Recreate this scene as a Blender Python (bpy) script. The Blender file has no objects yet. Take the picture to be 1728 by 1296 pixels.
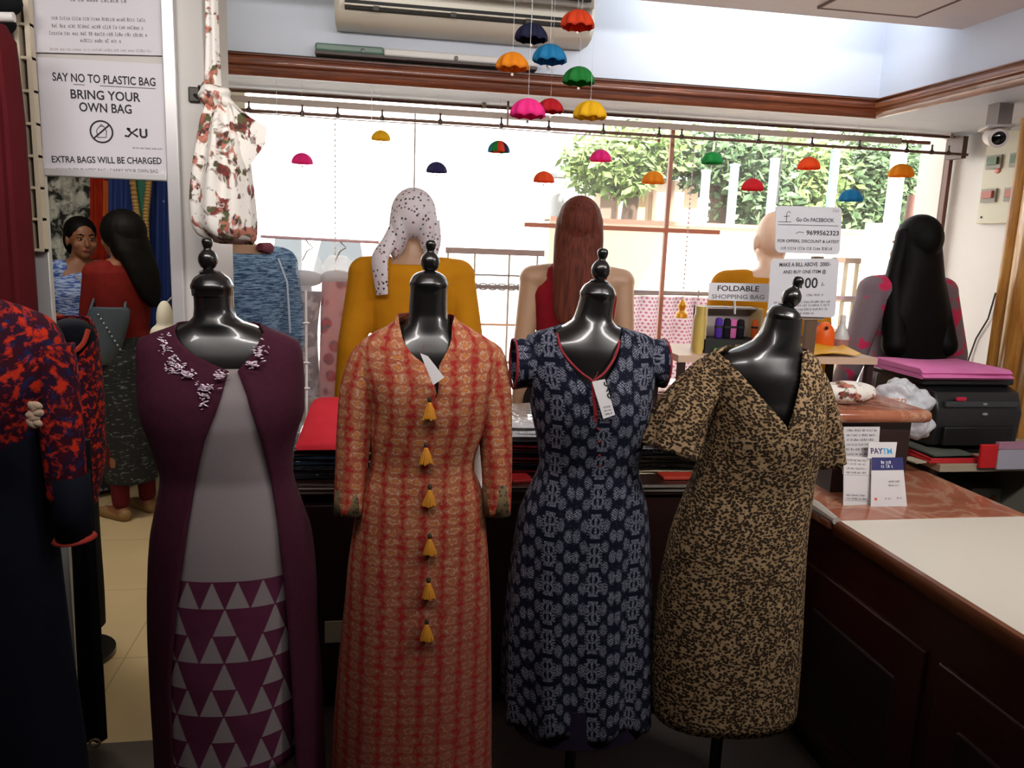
import bpy, bmesh, math, random
from mathutils import Vector, Matrix, Euler
random.seed(7)
PI = math.pi
S = bpy.context.scene
C = S.collection
V = Vector

# ------------------------------------------------------------------ camera, sky, sun, room lamps, exposure
YAW, PITCH, ROLL = math.radians(9.806), math.radians(10.299), math.radians(2.175)
F, HC = 1350.0, 1.58
_fw = V((math.sin(YAW)*math.cos(PITCH), math.cos(YAW)*math.cos(PITCH), -math.sin(PITCH)))
_r0 = V((math.cos(YAW), -math.sin(YAW), 0)); _u0 = _r0.cross(_fw)
_r = _r0*math.cos(ROLL) + _u0*math.sin(ROLL); _u = _u0*math.cos(ROLL) - _r0*math.sin(ROLL)
cam_d = bpy.data.cameras.new('camera'); cam = bpy.data.objects.new('camera', cam_d); C.objects.link(cam)
cam_d.sensor_width = 36; cam_d.lens = F/1728*36; cam_d.clip_start = .02
cam.matrix_world = Matrix(((_r.x, _u.x, -_fw.x, 0), (_r.y, _u.y, -_fw.y, 0), (_r.z, _u.z, -_fw.z, HC), (0, 0, 0, 1)))
S.camera = cam
S.view_settings.view_transform = 'Standard'; S.view_settings.look = 'None'
S.view_settings.exposure = 0.9; S.view_settings.gamma = 1.0; S.view_settings.use_curve_mapping = False
w = bpy.data.worlds.new('sky'); S.world = w; w.use_nodes = True
bg = w.node_tree.nodes['Background']; bg.inputs[0].default_value = (.93, .96, 1, 1); bg.inputs[1].default_value = 2.6
def lamp(name, kind, loc, rot, energy, color=(1, 1, 1), size=None, size_y=None, spread=180):
    d = bpy.data.lights.new(name, kind); d.energy = energy; d.color = color
    if kind == 'AREA': d.spread = math.radians(spread)
    if kind == 'SUN': d.angle = math.radians(2)
    if size:
        d.size = size
        if size_y: d.shape = 'RECTANGLE'; d.size_y = size_y
    o = bpy.data.objects.new(name, d); C.objects.link(o); o.location = loc; o.rotation_euler = rot; return o
lamp('sun', 'SUN', (0, 0, 8), (math.radians(48), 0, math.radians(25)), 9.0, (1, .97, .9))
lamp('ceiling_light', 'AREA', (-.2, 1.0, 2.36), (math.radians(66), 0, 0), 7.5, (1, .94, .9), 1.8, .12, 115)
lamp('ceiling_light', 'AREA', (1.5, 1.0, 2.36), (math.radians(66), 0, 0), 5, (1, .95, .91), 1.0, .12, 115)
lamp('ceiling_light', 'AREA', (1.9, .9, 2.38), (0, 0, 0), 9, (1, .95, .9), .5, .2)
lamp('cove_light', 'AREA', (1.5, 2.9, 2.6), (math.radians(80), 0, 0), 3.2, (.94, .97, 1), .9, .06)
lamp('cove_light', 'AREA', (-.1, 2.88, 2.58), (math.radians(72), 0, 0), .45, (1, .97, .93), 1.0, .06)  # weak fill lamp added to brighten the left beam and air conditioner
lamp('mirror_space_fill', 'AREA', (-1.5, 3.6, 2.56), (math.radians(-8), 0, 0), 13, (1, .92, .8), 1.0, .3)  # added lamp for the reflected scene built behind the mirror frame

# ------------------------------------------------------------------ helpers
def ray(px, py): return _fw*F + _r*(px-864) - _u*(py-648)
def P(px, py, Y):
    v = ray(px, py); return V((0, 0, HC)) + v*(Y/v.y)
def PZ(px, py, Z):
    v = ray(px, py); return V((0, 0, HC)) + v*((Z-HC)/v.z)
def PX(px, py, X):
    v = ray(px, py); return V((0, 0, HC)) + v*(X/v.x)
def lin(h):
    h = h.lstrip('#'); a = [int(h[i:i+2], 16)/255 for i in (0, 2, 4)]
    return tuple(x/12.92 if x <= .04045 else ((x+.055)/1.055)**2.4 for x in a) + (1,)
_mats = {}
def new_mat(name, rough=.6, metal=0, spec=.5, coat=0, sheen=0):
    m = bpy.data.materials.new(name); m.use_nodes = True
    b = m.node_tree.nodes['Principled BSDF']
    b.inputs['Roughness'].default_value = rough; b.inputs['Metallic'].default_value = metal
    b.inputs['Specular IOR Level'].default_value = spec; b.inputs['Coat Weight'].default_value = coat
    return m, b
def M(col, rough=.6, metal=0, spec=.5, coat=0, emit=0):
    k = (col, rough, metal, spec, coat, emit)
    if k not in _mats:
        m, b = new_mat('plain', rough, metal, spec, coat); b.inputs['Base Color'].default_value = lin(col)
        if emit: b.inputs['Emission Color'].default_value = lin(col); b.inputs['Emission Strength'].default_value = emit
        _mats[k] = m
    return _mats[k]
class Ex:                                     # arithmetic on node sockets
    T = None
    def __init__(s, k): s.k = k
    @staticmethod
    def op(o, *a):
        n = Ex.T.nodes.new('ShaderNodeMath'); n.operation = o
        for i, x in enumerate(a):
            if isinstance(x, Ex): Ex.T.links.new(x.k, n.inputs[i])
            else: n.inputs[i].default_value = x
        return Ex(n.outputs[0])
    def __add__(s, o): return Ex.op('ADD', s, o)
    def __radd__(s, o): return Ex.op('ADD', o, s)
    def __sub__(s, o): return Ex.op('SUBTRACT', s, o)
    def __rsub__(s, o): return Ex.op('SUBTRACT', o, s)
    def __mul__(s, o): return Ex.op('MULTIPLY', s, o)
    def __rmul__(s, o): return Ex.op('MULTIPLY', o, s)
    def __truediv__(s, o): return Ex.op('DIVIDE', s, o)
    def __gt__(s, o): return Ex.op('GREATER_THAN', s, o)
    def __lt__(s, o): return Ex.op('LESS_THAN', s, o)
fr = lambda x: Ex.op('FRACT', x)
fl = lambda x: Ex.op('FLOOR', x)
ab = lambda x: Ex.op('ABSOLUTE', x)
mx = lambda a, b: Ex.op('MAXIMUM', a, b)
mn = lambda a, b: Ex.op('MINIMUM', a, b)
sq = lambda x: Ex.op('SQRT', x)
sn = lambda x: Ex.op('SINE', x)
def inv(x): return 1-x
def step(x, e, wd):                            # soft step: 0 below e-wd, 1 above e+wd
    return mn(mx((x-(e-wd))/(2*wd), 0.0), 1.0)
def uvw(kind='UV'):
    tc = Ex.T.nodes.new('ShaderNodeTexCoord'); s = Ex.T.nodes.new('ShaderNodeSeparateXYZ')
    Ex.T.links.new(tc.outputs[kind], s.inputs[0]); return [Ex(o) for o in s.outputs]
def comb(x, y, z=0.0):
    n = Ex.T.nodes.new('ShaderNodeCombineXYZ')
    for i, a in enumerate((x, y, z)):
        if isinstance(a, Ex): Ex.T.links.new(a.k, n.inputs[i])
        else: n.inputs[i].default_value = a
    return n.outputs[0]
def noise(v, scale, detail=2, rough=.5, dist=0):
    n = Ex.T.nodes.new('ShaderNodeTexNoise'); Ex.T.links.new(v, n.inputs['Vector'])
    n.inputs['Scale'].default_value = scale; n.inputs['Detail'].default_value = detail
    n.inputs['Roughness'].default_value = rough; n.inputs['Distortion'].default_value = dist
    return Ex(n.outputs['Fac'])
def voro(v, scale, feat='F1', rnd=1.0, out='Distance'):
    n = Ex.T.nodes.new('ShaderNodeTexVoronoi'); Ex.T.links.new(v, n.inputs['Vector']); n.feature = feat
    n.inputs['Scale'].default_value = scale; n.inputs['Randomness'].default_value = rnd
    return Ex(n.outputs[out])
def mixc(f, a, b):
    n = Ex.T.nodes.new('ShaderNodeMix'); n.data_type = 'RGBA'
    if isinstance(f, Ex): Ex.T.links.new(f.k, n.inputs[0])
    else: n.inputs[0].default_value = f
    for i, c in ((6, a), (7, b)):
        if isinstance(c, str): n.inputs[i].default_value = lin(c)
        else: Ex.T.links.new(c, n.inputs[i])
    return n.outputs[2]
def translucent(m, f):                       # thin cloth or paper that lets light through
    T = m.node_tree; b = T.nodes['Principled BSDF']; out = T.nodes['Material Output']; tr = T.nodes.new('ShaderNodeBsdfTranslucent'); mxs = T.nodes.new('ShaderNodeMixShader'); mxs.inputs[0].default_value = f
    if b.inputs['Base Color'].links: T.links.new(b.inputs['Base Color'].links[0].from_socket, tr.inputs[0])
    else: tr.inputs[0].default_value = b.inputs['Base Color'].default_value
    T.links.new(b.outputs[0], mxs.inputs[1]); T.links.new(tr.outputs[0], mxs.inputs[2]); T.links.new(mxs.outputs[0], out.inputs['Surface']); return m
def PM(name, fn, rough=.75, bump=None, **kw):    # procedural material; fn() returns the colour socket
    if name in _mats: return _mats[name]
    m, b = new_mat(name, rough, **kw); Ex.T = m.node_tree
    col = fn(); Ex.T.links.new(col, b.inputs['Base Color'])
    if bump:
        h, st = bump(); bn = Ex.T.nodes.new('ShaderNodeBump'); bn.inputs['Strength'].default_value = st
        bn.inputs['Distance'].default_value = .01; Ex.T.links.new(h.k, bn.inputs['Height']); Ex.T.links.new(bn.outputs[0], b.inputs['Normal'])
    _mats[name] = m; return m
def obj3(): 
    x, y, z = uvw('Object'); return x, y, z, comb(x, y, z)

class MB:
    def __init__(s): s.v = []; s.f = []; s.uv = []; s.mi = []
    def add(s, vs, fs, uvs=None, mi=0):
        o = len(s.v); s.v += [V(p) for p in vs]
        for i, f in enumerate(fs):
            s.f.append([o+j for j in f]); s.mi.append(mi); s.uv.append(uvs[i] if uvs else None)
        return s
    def box(s, c, d, rz=0, mat=None, mi=0):
        c = V(c); R = mat.to_3x3() if mat else Matrix.Rotation(rz, 3, 'Z')
        vs = [c + R @ V((x*d[0]/2, y*d[1]/2, z*d[2]/2)) for x in (-1, 1) for y in (-1, 1) for z in (-1, 1)]
        return s.add(vs, [(0, 1, 3, 2), (4, 6, 7, 5), (0, 4, 5, 1), (2, 3, 7, 6), (0, 2, 6, 4), (1, 5, 7, 3)], mi=mi)
    def bb(s, a, b, mi=0):                          # box from corner to corner
        a = V(a); b = V(b); return s.box((a+b)/2, [abs(x) for x in (b-a)], mi=mi)
    def loft(s, rings, closed=True, cap0=True, cap1=True, uvs=None, mi=0):
        n = len(rings[0]); vs = [p for r in rings for p in r]; fs = []; us = []
        for i in range(len(rings)-1):
            for j in range(n if closed else n-1):
                k = (j+1) % n; fs.append((i*n+j, i*n+k, (i+1)*n+k, (i+1)*n+j))
                if uvs: us.append(uvs(i, j))
        if cap0: fs.append(tuple(range(n))[::-1]); us.append(None)
        if cap1: fs.append(tuple((len(rings)-1)*n+j for j in range(n))); us.append(None)
        return s.add(vs, fs, us if uvs else None, mi)
    def tube(s, path, rad, n=10, cap=True, up=None, mi=0):
        path = [V(p) for p in path]; rings = []; uvl = []; L = 0
        prev = None
        for i, p in enumerate(path):
            t = (path[min(i+1, len(path)-1)] - path[max(i-1, 0)]).normalized()
            if prev is None:
                a = V(up) if up else (V((0, 0, 1)) if abs(t.z) < .9 else V((0, 1, 0)))
                xx = t.cross(a).normalized()
            else: xx = (prev - t*prev.dot(t)).normalized()
            prev = xx; yy = t.cross(xx)
            r = rad[i] if isinstance(rad, (list, tuple)) and len(rad) == len(path) else rad
            ra, rb = (r if isinstance(r, (tuple, list)) else (r, r))
            if i: L += (p-path[i-1]).length
            uvl.append((L, ra+rb))
            rings.append([p + xx*ra*math.cos(2*PI*k/n) + yy*rb*math.sin(2*PI*k/n) for k in range(n)])
        uvs = lambda i, j: [(PI*uvl[a][1]*(b/n-.5), uvl[a][0]) for a, b in ((i, j), (i, j+1), (i+1, j+1), (i+1, j))]
        return s.loft(rings, True, cap, cap, uvs, mi)
    def cyl(s, a, b, r, r2=None, n=16, mi=0): return s.tube([a, b], [r, r if r2 is None else r2], n, mi=mi)
    def lathe(s, p, d, prof, n=24, cap=True, mi=0):
        p = V(p); d = V(d).normalized(); a = d.orthogonal().normalized(); b = d.cross(a)
        return s.loft([[p + d*t + (a*math.cos(2*PI*k/n)+b*math.sin(2*PI*k/n))*max(r, 1e-4) for k in range(n)] for t, r in prof], True, cap, cap, None, mi)
    def ell(s, c, r, n=16, m=10, mat=None, mi=0):
        c = V(c); R = mat.to_3x3() if mat else Matrix.Identity(3); r = r if isinstance(r, (tuple, list)) else (r, r, r)
        rings = []
        for i in range(m+1):
            t = -PI/2 + PI*i/m; t = max(min(t, PI/2-.02), -PI/2+.02)
            rings.append([c + R @ V((r[0]*math.cos(t)*math.cos(2*PI*k/n), r[1]*math.cos(t)*math.sin(2*PI*k/n), r[2]*math.sin(t))) for k in range(n)])
        return s.loft(rings, mi=mi)
    def cap(s, a, ra, b, rb, n=14, m=5):            # round cone
        a = V(a); b = V(b); d = b-a; L = d.length; d = d/L if L > 1e-6 else V((0, 0, 1))
        prof = [(-ra*math.cos(t), ra*math.sin(t)) for t in [PI/2*(i+.15)/m for i in range(m)]] + [(0, ra), (L, rb)] + [(L+rb*math.sin(t), rb*math.cos(t)) for t in [PI/2*(i+.85)/m for i in range(m)]]
        return s.lathe(a, d, prof, n)
    def prism(s, pts, ext, mi=0):
        n = len(pts); pts = [V(p) for p in pts]; e = V(ext)
        return s.add(pts+[p+e for p in pts], [tuple(range(n))[::-1], tuple(range(n, 2*n))] + [(i, (i+1) % n, n+(i+1) % n, n+i) for i in range(n)], mi=mi)
    def mesh(s, name, off=V((0, 0, 0)), mats=(), smooth=True, sharp=35, weld=0):
        me = bpy.data.meshes.new(name); me.from_pydata([p-off for p in s.v], [], s.f)
        for m in mats: me.materials.append(m)
        if any(s.mi): me.polygons.foreach_set('material_index', s.mi)
        if any(u for u in s.uv):
            ul = me.uv_layers.new(name='UVMap'); k = 0
            for u, f in zip(s.uv, s.f):
                for q in range(len(f)):
                    if u: ul.data[k].uv = u[q]
                    k += 1
        bm = bmesh.new(); bm.from_mesh(me)
        if weld: bmesh.ops.remove_doubles(bm, verts=bm.verts, dist=weld)
        bmesh.ops.recalc_face_normals(bm, faces=bm.faces); bm.to_mesh(me); bm.free()
        if smooth:
            me.polygons.foreach_set('use_smooth', [True]*len(me.polygons)); me.set_sharp_from_angle(angle=math.radians(sharp))
        me.update(); return me
ORG = {}
def org(o): return ORG.get(o.name, V((0, 0, 0))) if o else V((0, 0, 0))
def thing(name, loc, label=None, cat=None, group=None):
    o = bpy.data.objects.new(name, None); C.objects.link(o); o.location = loc; o.empty_display_size = .05
    ORG[o.name] = V(loc); return tag(o, label, cat, group)
def tag(o, label=None, cat=None, group=None, kind=None):
    for k, x in (('label', label), ('category', cat), ('group', group), ('kind', kind)):
        if x: o[k] = x
    return o
def mk(name, mb, mat, parent=None, smooth=True, bevel=0, solid=0, sub=0, sharp=35, weld=0, label=None):
    mats = mat if isinstance(mat, (list, tuple)) else [mat]
    if parent: off = org(parent)
    else:
        lo = V([min(p[i] for p in mb.v) for i in range(3)]); hi = V([max(p[i] for p in mb.v) for i in range(3)])
        off = V(((lo.x+hi.x)/2, (lo.y+hi.y)/2, lo.z))
    me = mb.mesh(name, off, mats, smooth, sharp, weld)
    o = bpy.data.objects.new(name, me); C.objects.link(o); ORG[o.name] = off
    if parent: o.parent = parent
    else: o.location = off
    if solid: m = o.modifiers.new('s', 'SOLIDIFY'); m.thickness = solid; m.offset = 0
    if bevel: m = o.modifiers.new('b', 'BEVEL'); m.width = bevel; m.segments = 2; m.limit_method = 'ANGLE'; m.angle_limit = math.radians(50)
    if sub: m = o.modifiers.new('d', 'SUBSURF'); m.levels = sub; m.render_levels = sub
    if label: o['label'] = label
    return o
def struct(name, mb, mat, parent=None, **k): 
    o = mk(name, mb, mat, parent, **k)
    if not parent: o['kind'] = 'structure'
    return o
def copy_tree(o, loc, label=None):
    c = o.copy(); C.objects.link(c); c.location = loc
    if label: c['label'] = label
    for ch in o.children:
        d = ch.copy(); C.objects.link(d); d.parent = c
        for g in ch.children:
            e = g.copy(); C.objects.link(e); e.parent = d
    return c
def text_mb(txt, origin, xdir, ydir, size, align='LEFT', depth=.0006, bold=0, shear=0, width=None):
    cu = bpy.data.curves.new('t', 'FONT'); cu.body = txt; cu.size = size; cu.align_x = align; cu.offset = bold; cu.shear = shear
    cu.resolution_u = 3
    o = bpy.data.objects.new('t', cu); C.objects.link(o)
    dg = bpy.context.evaluated_depsgraph_get(); me = bpy.data.meshes.new_from_object(o.evaluated_get(dg))
    x = V(xdir).normalized(); y = V(ydir).normalized(); z = x.cross(y)
    xs = [v.co.x for v in me.vertices]; sc = 1
    if width and xs: sc = width/(max(xs)-min(xs))
    mb = MB(); mb.add([V(origin)+x*v.co.x*sc+y*v.co.y+z*depth for v in me.vertices], [tuple(p.vertices) for p in me.polygons])
    bpy.data.objects.remove(o); bpy.data.curves.remove(cu); bpy.data.meshes.remove(me); return mb
def scribble(mb, o, xd, yd, wd, h, depth=.0006, seed=0, word=(2, 6)):   # a line of print too small to read
    rn = random.Random(seed); x = 0; o = V(o); xd = V(xd); yd = V(yd); z = xd.cross(yd)*depth
    while x < wd-h*.5:
        for k in range(rn.randint(*word)):
            if x > wd-h*.5: break
            hh = h*rn.choice((.7, .7, 1, .85)); ww = h*rn.uniform(.35, .5)
            q = [o+xd*x+z, o+xd*(x+ww)+z, o+xd*(x+ww)+yd*hh+z, o+xd*x+yd*hh+z]
            if rn.random() < .5: mb.add(q, [(0, 1, 2, 3)])
            else:
                t = h*.16; mb.add([q[0], q[1], q[1]+yd*t, q[0]+yd*t], [(0, 1, 2, 3)]); mb.add([q[3]-yd*t, q[2]-yd*t, q[2], q[3]], [(0, 1, 2, 3)]); mb.add([q[0], q[0]+xd*t, q[3]+xd*t, q[3]], [(0, 1, 2, 3)])
            x += ww+h*.16
        x += h*.5
    return mb
def stroke(mb, pts, wd, o, xd, yd, depth=.0006):                # flat pen stroke in a plane
    o = V(o); xd = V(xd); yd = V(yd); z = xd.cross(yd)*depth; n = len(pts); L = []; R = []
    for i in range(n):
        a = pts[max(i-1, 0)]; b = pts[min(i+1, n-1)]; d = (b[0]-a[0], b[1]-a[1]); l = math.hypot(*d) or 1
        nx, ny = -d[1]/l*wd/2, d[0]/l*wd/2
        L.append(o+xd*(pts[i][0]+nx)+yd*(pts[i][1]+ny)+z); R.append(o+xd*(pts[i][0]-nx)+yd*(pts[i][1]-ny)+z)
    return mb.add(L+R, [(i, i+1, n+i+1, n+i) for i in range(n-1)])
def logo(mb, o, xd, yd, s, wd=None):                      # the shop's angular three-letter mark
    wd = wd or s*.14
    stroke(mb, [(0, .05*s), (.28*s, 0), (.52*s, .3*s), (.2*s, .62*s)], wd, o, xd, yd)
    stroke(mb, [(.2*s, .62*s), (.45*s, .55*s)], wd, o, xd, yd)
    stroke(mb, [(1.0*s, .62*s), (.55*s, .3*s), (1.0*s, 0)], wd, o, xd, yd)
    stroke(mb, [(1.2*s, .65*s), (1.2*s, .12*s), (1.3*s, 0), (1.55*s, 0), (1.65*s, .12*s), (1.65*s, .65*s)], wd, o, xd, yd)
    return mb
def interp(tab, x):
    if x <= tab[0][0]: return tab[0][1:]
    for a, b in zip(tab, tab[1:]):
        if x <= b[0]:
            t = (x-a[0])/(b[0]-a[0]); return tuple(p+(q-p)*t for p, q in zip(a[1:], b[1:]))
    return tab[-1][1:]
def smooth_tab(tab, n):                                   # Catmull-Rom resample of rows (first column = parameter)
    out = []; m = len(tab)
    for i in range(m-1):
        p0, p1, p2, p3 = tab[max(i-1, 0)], tab[i], tab[i+1], tab[min(i+2, m-1)]
        k = max(1, round(n*(p2[0]-p1[0])/(tab[-1][0]-tab[0][0])))
        for q in range(k):
            t = q/k
            row = [p1[0]+(p2[0]-p1[0])*t]
            for c in range(1, len(p1)):
                def sl(a, b): return (b[c]-a[c])/max(b[0]-a[0], 1e-6)
                h = p2[0]-p1[0]; s1 = sl(p0, p2) if i else sl(p1, p2); s2 = sl(p1, p3) if i < m-2 else sl(p1, p2)
                d = sl(p1, p2)
                s1 = max(min(s1, 3*abs(d)), -3*abs(d)); s2 = max(min(s2, 3*abs(d)), -3*abs(d))
                row.append((2*t**3-3*t*t+1)*p1[c]+(t**3-2*t*t+t)*h*s1+(-2*t**3+3*t*t)*p2[c]+(t**3-t*t)*h*s2)
            out.append(tuple(row))
    out.append(tuple(tab[-1])); return out

# ---- bodies: overlapping volumes remeshed into one continuous skin
def blob(name, mb, voxel, mat, parent, it=4, label=None):
    me = mb.mesh(name, V((0, 0, 0)), [], False); t = bpy.data.objects.new('t', me); C.objects.link(t)
    m = t.modifiers.new('r', 'REMESH'); m.mode = 'VOXEL'; m.voxel_size = voxel; m.use_smooth_shade = True
    if it: m = t.modifiers.new('s', 'SMOOTH'); m.iterations = it; m.factor = .5
    dg = bpy.context.evaluated_depsgraph_get(); r = bpy.data.meshes.new_from_object(t.evaluated_get(dg))
    bpy.data.objects.remove(t); bpy.data.meshes.remove(me)
    off = org(parent); r.transform(Matrix.Translation(-off)); r.name = name
    for q in (mat if isinstance(mat, (list, tuple)) else [mat]): r.materials.append(q)
    o = bpy.data.objects.new(name, r); C.objects.link(o); o.parent = parent; ORG[o.name] = off
    if label: o['label'] = label
    return o
def crumple(o, amp, fq, seed=0.0):
    from mathutils import noise as nz
    vs = o.data.vertices; ns = [v.normal.copy() for v in vs]
    for v, n in zip(vs, ns): v.co += n*(amp*(abs(nz.noise(v.co*fq+V((seed, 0, 0))))*2-.5)+amp*.4*nz.noise(v.co*fq*2.7))
    o.data.update()
# ---- garments: rings at pixel-measured widths on a form standing at depth Yc
def body_depth(t):                                        # front, back half-depth at t metres below the neck
    return interp([(-.05, .05, .05), (0, .056, .058), (.03, .07, .075), (.08, .092, .088), (.16, .125, .092), (.22, .128, .09), (.36, .1, .085), (.5, .112, .12), (.62, .118, .13), (.9, .14, .15), (1.3, .17, .17)], t)
def rows3(rows, Yc, n=60):
    out = []
    for r in smooth_tab(rows, n):
        a = P(r[1], r[0], Yc); b = P(r[2], r[0], Yc); out.append(((a.z+b.z)/2, (a.x+b.x)/2, (b.x-a.x)/2) + tuple(r[3:]))
    return out
def garment(name, rows, Yc, mat, parent, openx=None, fold=(0, 0), grow=0, n=64, solid=.003, ne=2.3, hem=None, label=None, zs=None, cap=False):
    R = rows3(rows, Yc); zt = zs if zs is not None else R[0][0]; rings = []; us = []; vs = []
    zmin = R[-1][0]; pyl = smooth_tab(rows, 60)
    for q, r in enumerate(R):
        z, cx, a = r[0], r[1], r[2]; bf, bb = body_depth(zt-z); g_ = grow(zt-z) if callable(grow) else grow; a += g_; bf += g_; bb += g_
        bf = min(bf, a*.98); bb = min(bb, a*.98)
        if a > .2: bf = max(bf, a*.62); bb = max(bb, a*.62)
        pl = pr_ = 0.0
        if openx:
            xl, xr = interp(openx, pyl[q][0]); XL = P(xl, pyl[q][0], Yc-bf*.8).x-cx; XR = P(xr, pyl[q][0], Yc-bf*.8).x-cx
            if xr-xl < .5: XL = XR = 0.0
            ff = lambda x: math.copysign(math.asin(min(1, (min(abs(x), a*.999)/a)**(ne/2))), x)
            pl, pr_ = ff(XL), ff(XR)
        k, am = fold; depth = max(0, (zt-z-.42)/max(.01, zt-zmin-.42)) if am else 0
        pts = []; ph = [pr_ + (2*PI+pl-pr_)*j/n for j in range(n+1)]
        for p in ph:
            sx, cy_ = math.sin(p), math.cos(p)
            m = 1+am*depth*math.sin(k*p+.6*math.sin(2*p))
            zz = z - (hem(p)*(max(0, 1-(z-zmin)/.25)) if hem else 0)
            pts.append(V((cx+a*m*math.copysign(abs(sx)**(2/ne), sx), Yc-(bf if cy_ > 0 else bb)*m*math.copysign(abs(cy_)**(2/ne), cy_), zz)))
        cum = [0]
        for j in range(n): cum.append(cum[-1]+(pts[j+1]-pts[j]).length)
        u0 = a*math.sin(pr_); u1 = a*math.sin(pl)
        us.append([(u0+cum[j]) if ph[j] <= PI else (u1-(cum[-1]-cum[j])) for j in range(n+1)]); vs.append(zt-z); rings.append(pts)
    def uv(i, j):
        def g(a, b):
            u = us[a][b]
            if us[a][j] > 0 and us[a][j+1] < 0 and b == j+1: u = us[a][j]+(rings[a][j+1]-rings[a][j]).length
            return (u, vs[a])
        return [g(i, j), g(i, j+1), g(i+1, j+1), g(i+1, j)]
    mb = MB(); mb.loft(rings, False, False, False, uv)
    return mk(name, mb, mat, parent, solid=solid, weld=.0008, sharp=80, label=label)
def curve3(pts, n=8):                                   # smooth path through points
    pts = [V(p) for p in pts]; out = []
    for i in range(len(pts)-1):
        p0, p1, p2, p3 = pts[max(i-1, 0)], pts[i], pts[i+1], pts[min(i+2, len(pts)-1)]
        for q in range(n):
            t = q/n; out.append(.5*((2*p1)+(p2-p0)*t+(2*p0-5*p1+4*p2-p3)*t*t+(3*p1-p0-3*p2+p3)*t**3))
    return out+[pts[-1]]
def sleeve(name, path, rad, mat, parent, n=24, solid=.003, fold=(0, 0), label=None):
    c = curve3(path, 6); m = len(c); rr = []
    for i in range(m):
        x = i/(m-1)*(len(rad)-1); k = min(int(x), len(rad)-2); t = x-k
        a, b = rad[k], rad[k+1]; a = a if isinstance(a, tuple) else (a, a); b = b if isinstance(b, tuple) else (b, b)
        rr.append((a[0]+(b[0]-a[0])*t, a[1]+(b[1]-a[1])*t))
    mb = MB(); mb.tube(c, rr, n, cap=False, up=(0, 1, 0))
    if fold[1]:
        for i in range(m):
            for j in range(n):
                p = mb.v[i*n+j]; mb.v[i*n+j] = c[i]+(p-c[i])*(1+fold[1]*i/m*math.sin(fold[0]*2*PI*j/n))
    return mk(name, mb, mat, parent, solid=solid, sharp=80, label=label)
# ------------------------------------------------------------------ materials of the room
def m_wall(name, a, b): return PM(name, lambda: mixc(step(noise(obj3()[3], 3, 4), .5, .25), a, b), .55)
WHITE = m_wall('wall_white', '#dedad6', '#e6e3e0'); BLUEW = m_wall('wall_pale_blue', '#ccd4e2', '#d4dbe8'); CREAMW = m_wall('wall_cream', '#d8d4c0', '#dedac8')
def wood(name, a, b, ax=0, sc=1.0, rough=.35, coat=.3):
    def fn():
        x, y, z, v = obj3(); q = [x*9.0, y*9.0, z*9.0]; q[ax] = q[ax]*.08
        return mixc(step(noise(comb(*q), 5*sc, 5, .6, 1.2), .5, .22), a, b)
    return PM(name, fn, rough, coat=coat)
WOODX = wood('trim_wood_x', '#4a1f12', '#8a4a2a', 0); WOODY = wood('trim_wood_y', '#5a2a16', '#a5673c', 1); JAMB = wood('jamb_wood', '#9a5a22', '#d8a24c', 2)
DARK = wood('dark_wood', '#1c0a07', '#2c110b', 0, 1, .5, .0); REDW = wood('red_wood', '#2c0d07', '#3e130b', 1, 1, .45, .08); EDGE = wood('edge_wood', '#5a2c14', '#7c4524', 1, 1, .35, .1)
def marble():
    x, y, z, v = obj3(); n = noise(v, 5, 6, .62, 1.5)
    vein = step(inv(ab(noise(v, 2.2, 5, .6, 2.0)-.5)*16.0), .6, .35)
    return mixc(vein*.3, mixc(step(n, .5, .3), '#8f4c34', '#b2745a'), '#d8bfa4')
MARBLE = PM('marble_red', marble, .18)
def tiles():
    x, y, z = uvw('Object'); v = comb(x, y, z)
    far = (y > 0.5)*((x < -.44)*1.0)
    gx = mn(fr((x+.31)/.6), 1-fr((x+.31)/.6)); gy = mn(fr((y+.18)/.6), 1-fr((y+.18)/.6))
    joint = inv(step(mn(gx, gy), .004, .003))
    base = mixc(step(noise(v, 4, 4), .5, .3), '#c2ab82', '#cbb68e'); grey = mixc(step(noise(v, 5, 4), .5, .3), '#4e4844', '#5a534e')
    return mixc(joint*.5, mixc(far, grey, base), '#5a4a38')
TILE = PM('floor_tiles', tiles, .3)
BLACK = M('#131212', .27, coat=.35); STEEL = M('#b8b6b2', .3, .8); PAPER = M('#cfccd2', .7); INK = M('#26242a', .8); INKS = M('#77747a', .8); GLOSSW = M('#e8e4d8', .25, coat=.4)

# ------------------------------------------------------------------ shell
# tile pattern: local origin sits at world y 1.9, so y > .5 is the reflected beige floor beyond the mirror frame
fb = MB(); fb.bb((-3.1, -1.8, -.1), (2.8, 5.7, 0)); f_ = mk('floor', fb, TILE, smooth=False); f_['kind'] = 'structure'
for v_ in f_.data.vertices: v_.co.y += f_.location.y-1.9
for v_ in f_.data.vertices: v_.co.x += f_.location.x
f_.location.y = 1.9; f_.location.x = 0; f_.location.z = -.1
struct('ceiling', MB().bb((-3.0, -1.8, 2.4), (2.78, 2.83, 2.46)), m_wall('ceil', '#dccfcd', '#e4d8d6'), smooth=False)
struct('ceiling', MB().bb((-3.1, -1.9, 2.82), (2.9, 5.7, 2.9)), WHITE, smooth=False)
struct('wall_rear', MB().bb((-3.1, -1.9, 0), (2.9, -1.8, 2.82)), m_wall('rear_dark', '#4a3c34', '#5a4a40'), smooth=False)
struct('wall_right', MB().bb((2.78, -1.8, 0), (2.9, 3.9, 2.82)), WHITE, smooth=False)
struct('wall_left', MB().bb((-3.1, -1.8, 0), (-3.0, 5.7, 2.82)), m_wall('rear_dark', '#4a3c34', '#5a4a40'), smooth=False)
struct('wall_back', MB().bb((-.83, 3.3, 2.15), (2.78, 3.67, 2.82)), BLUEW, smooth=False)
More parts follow.
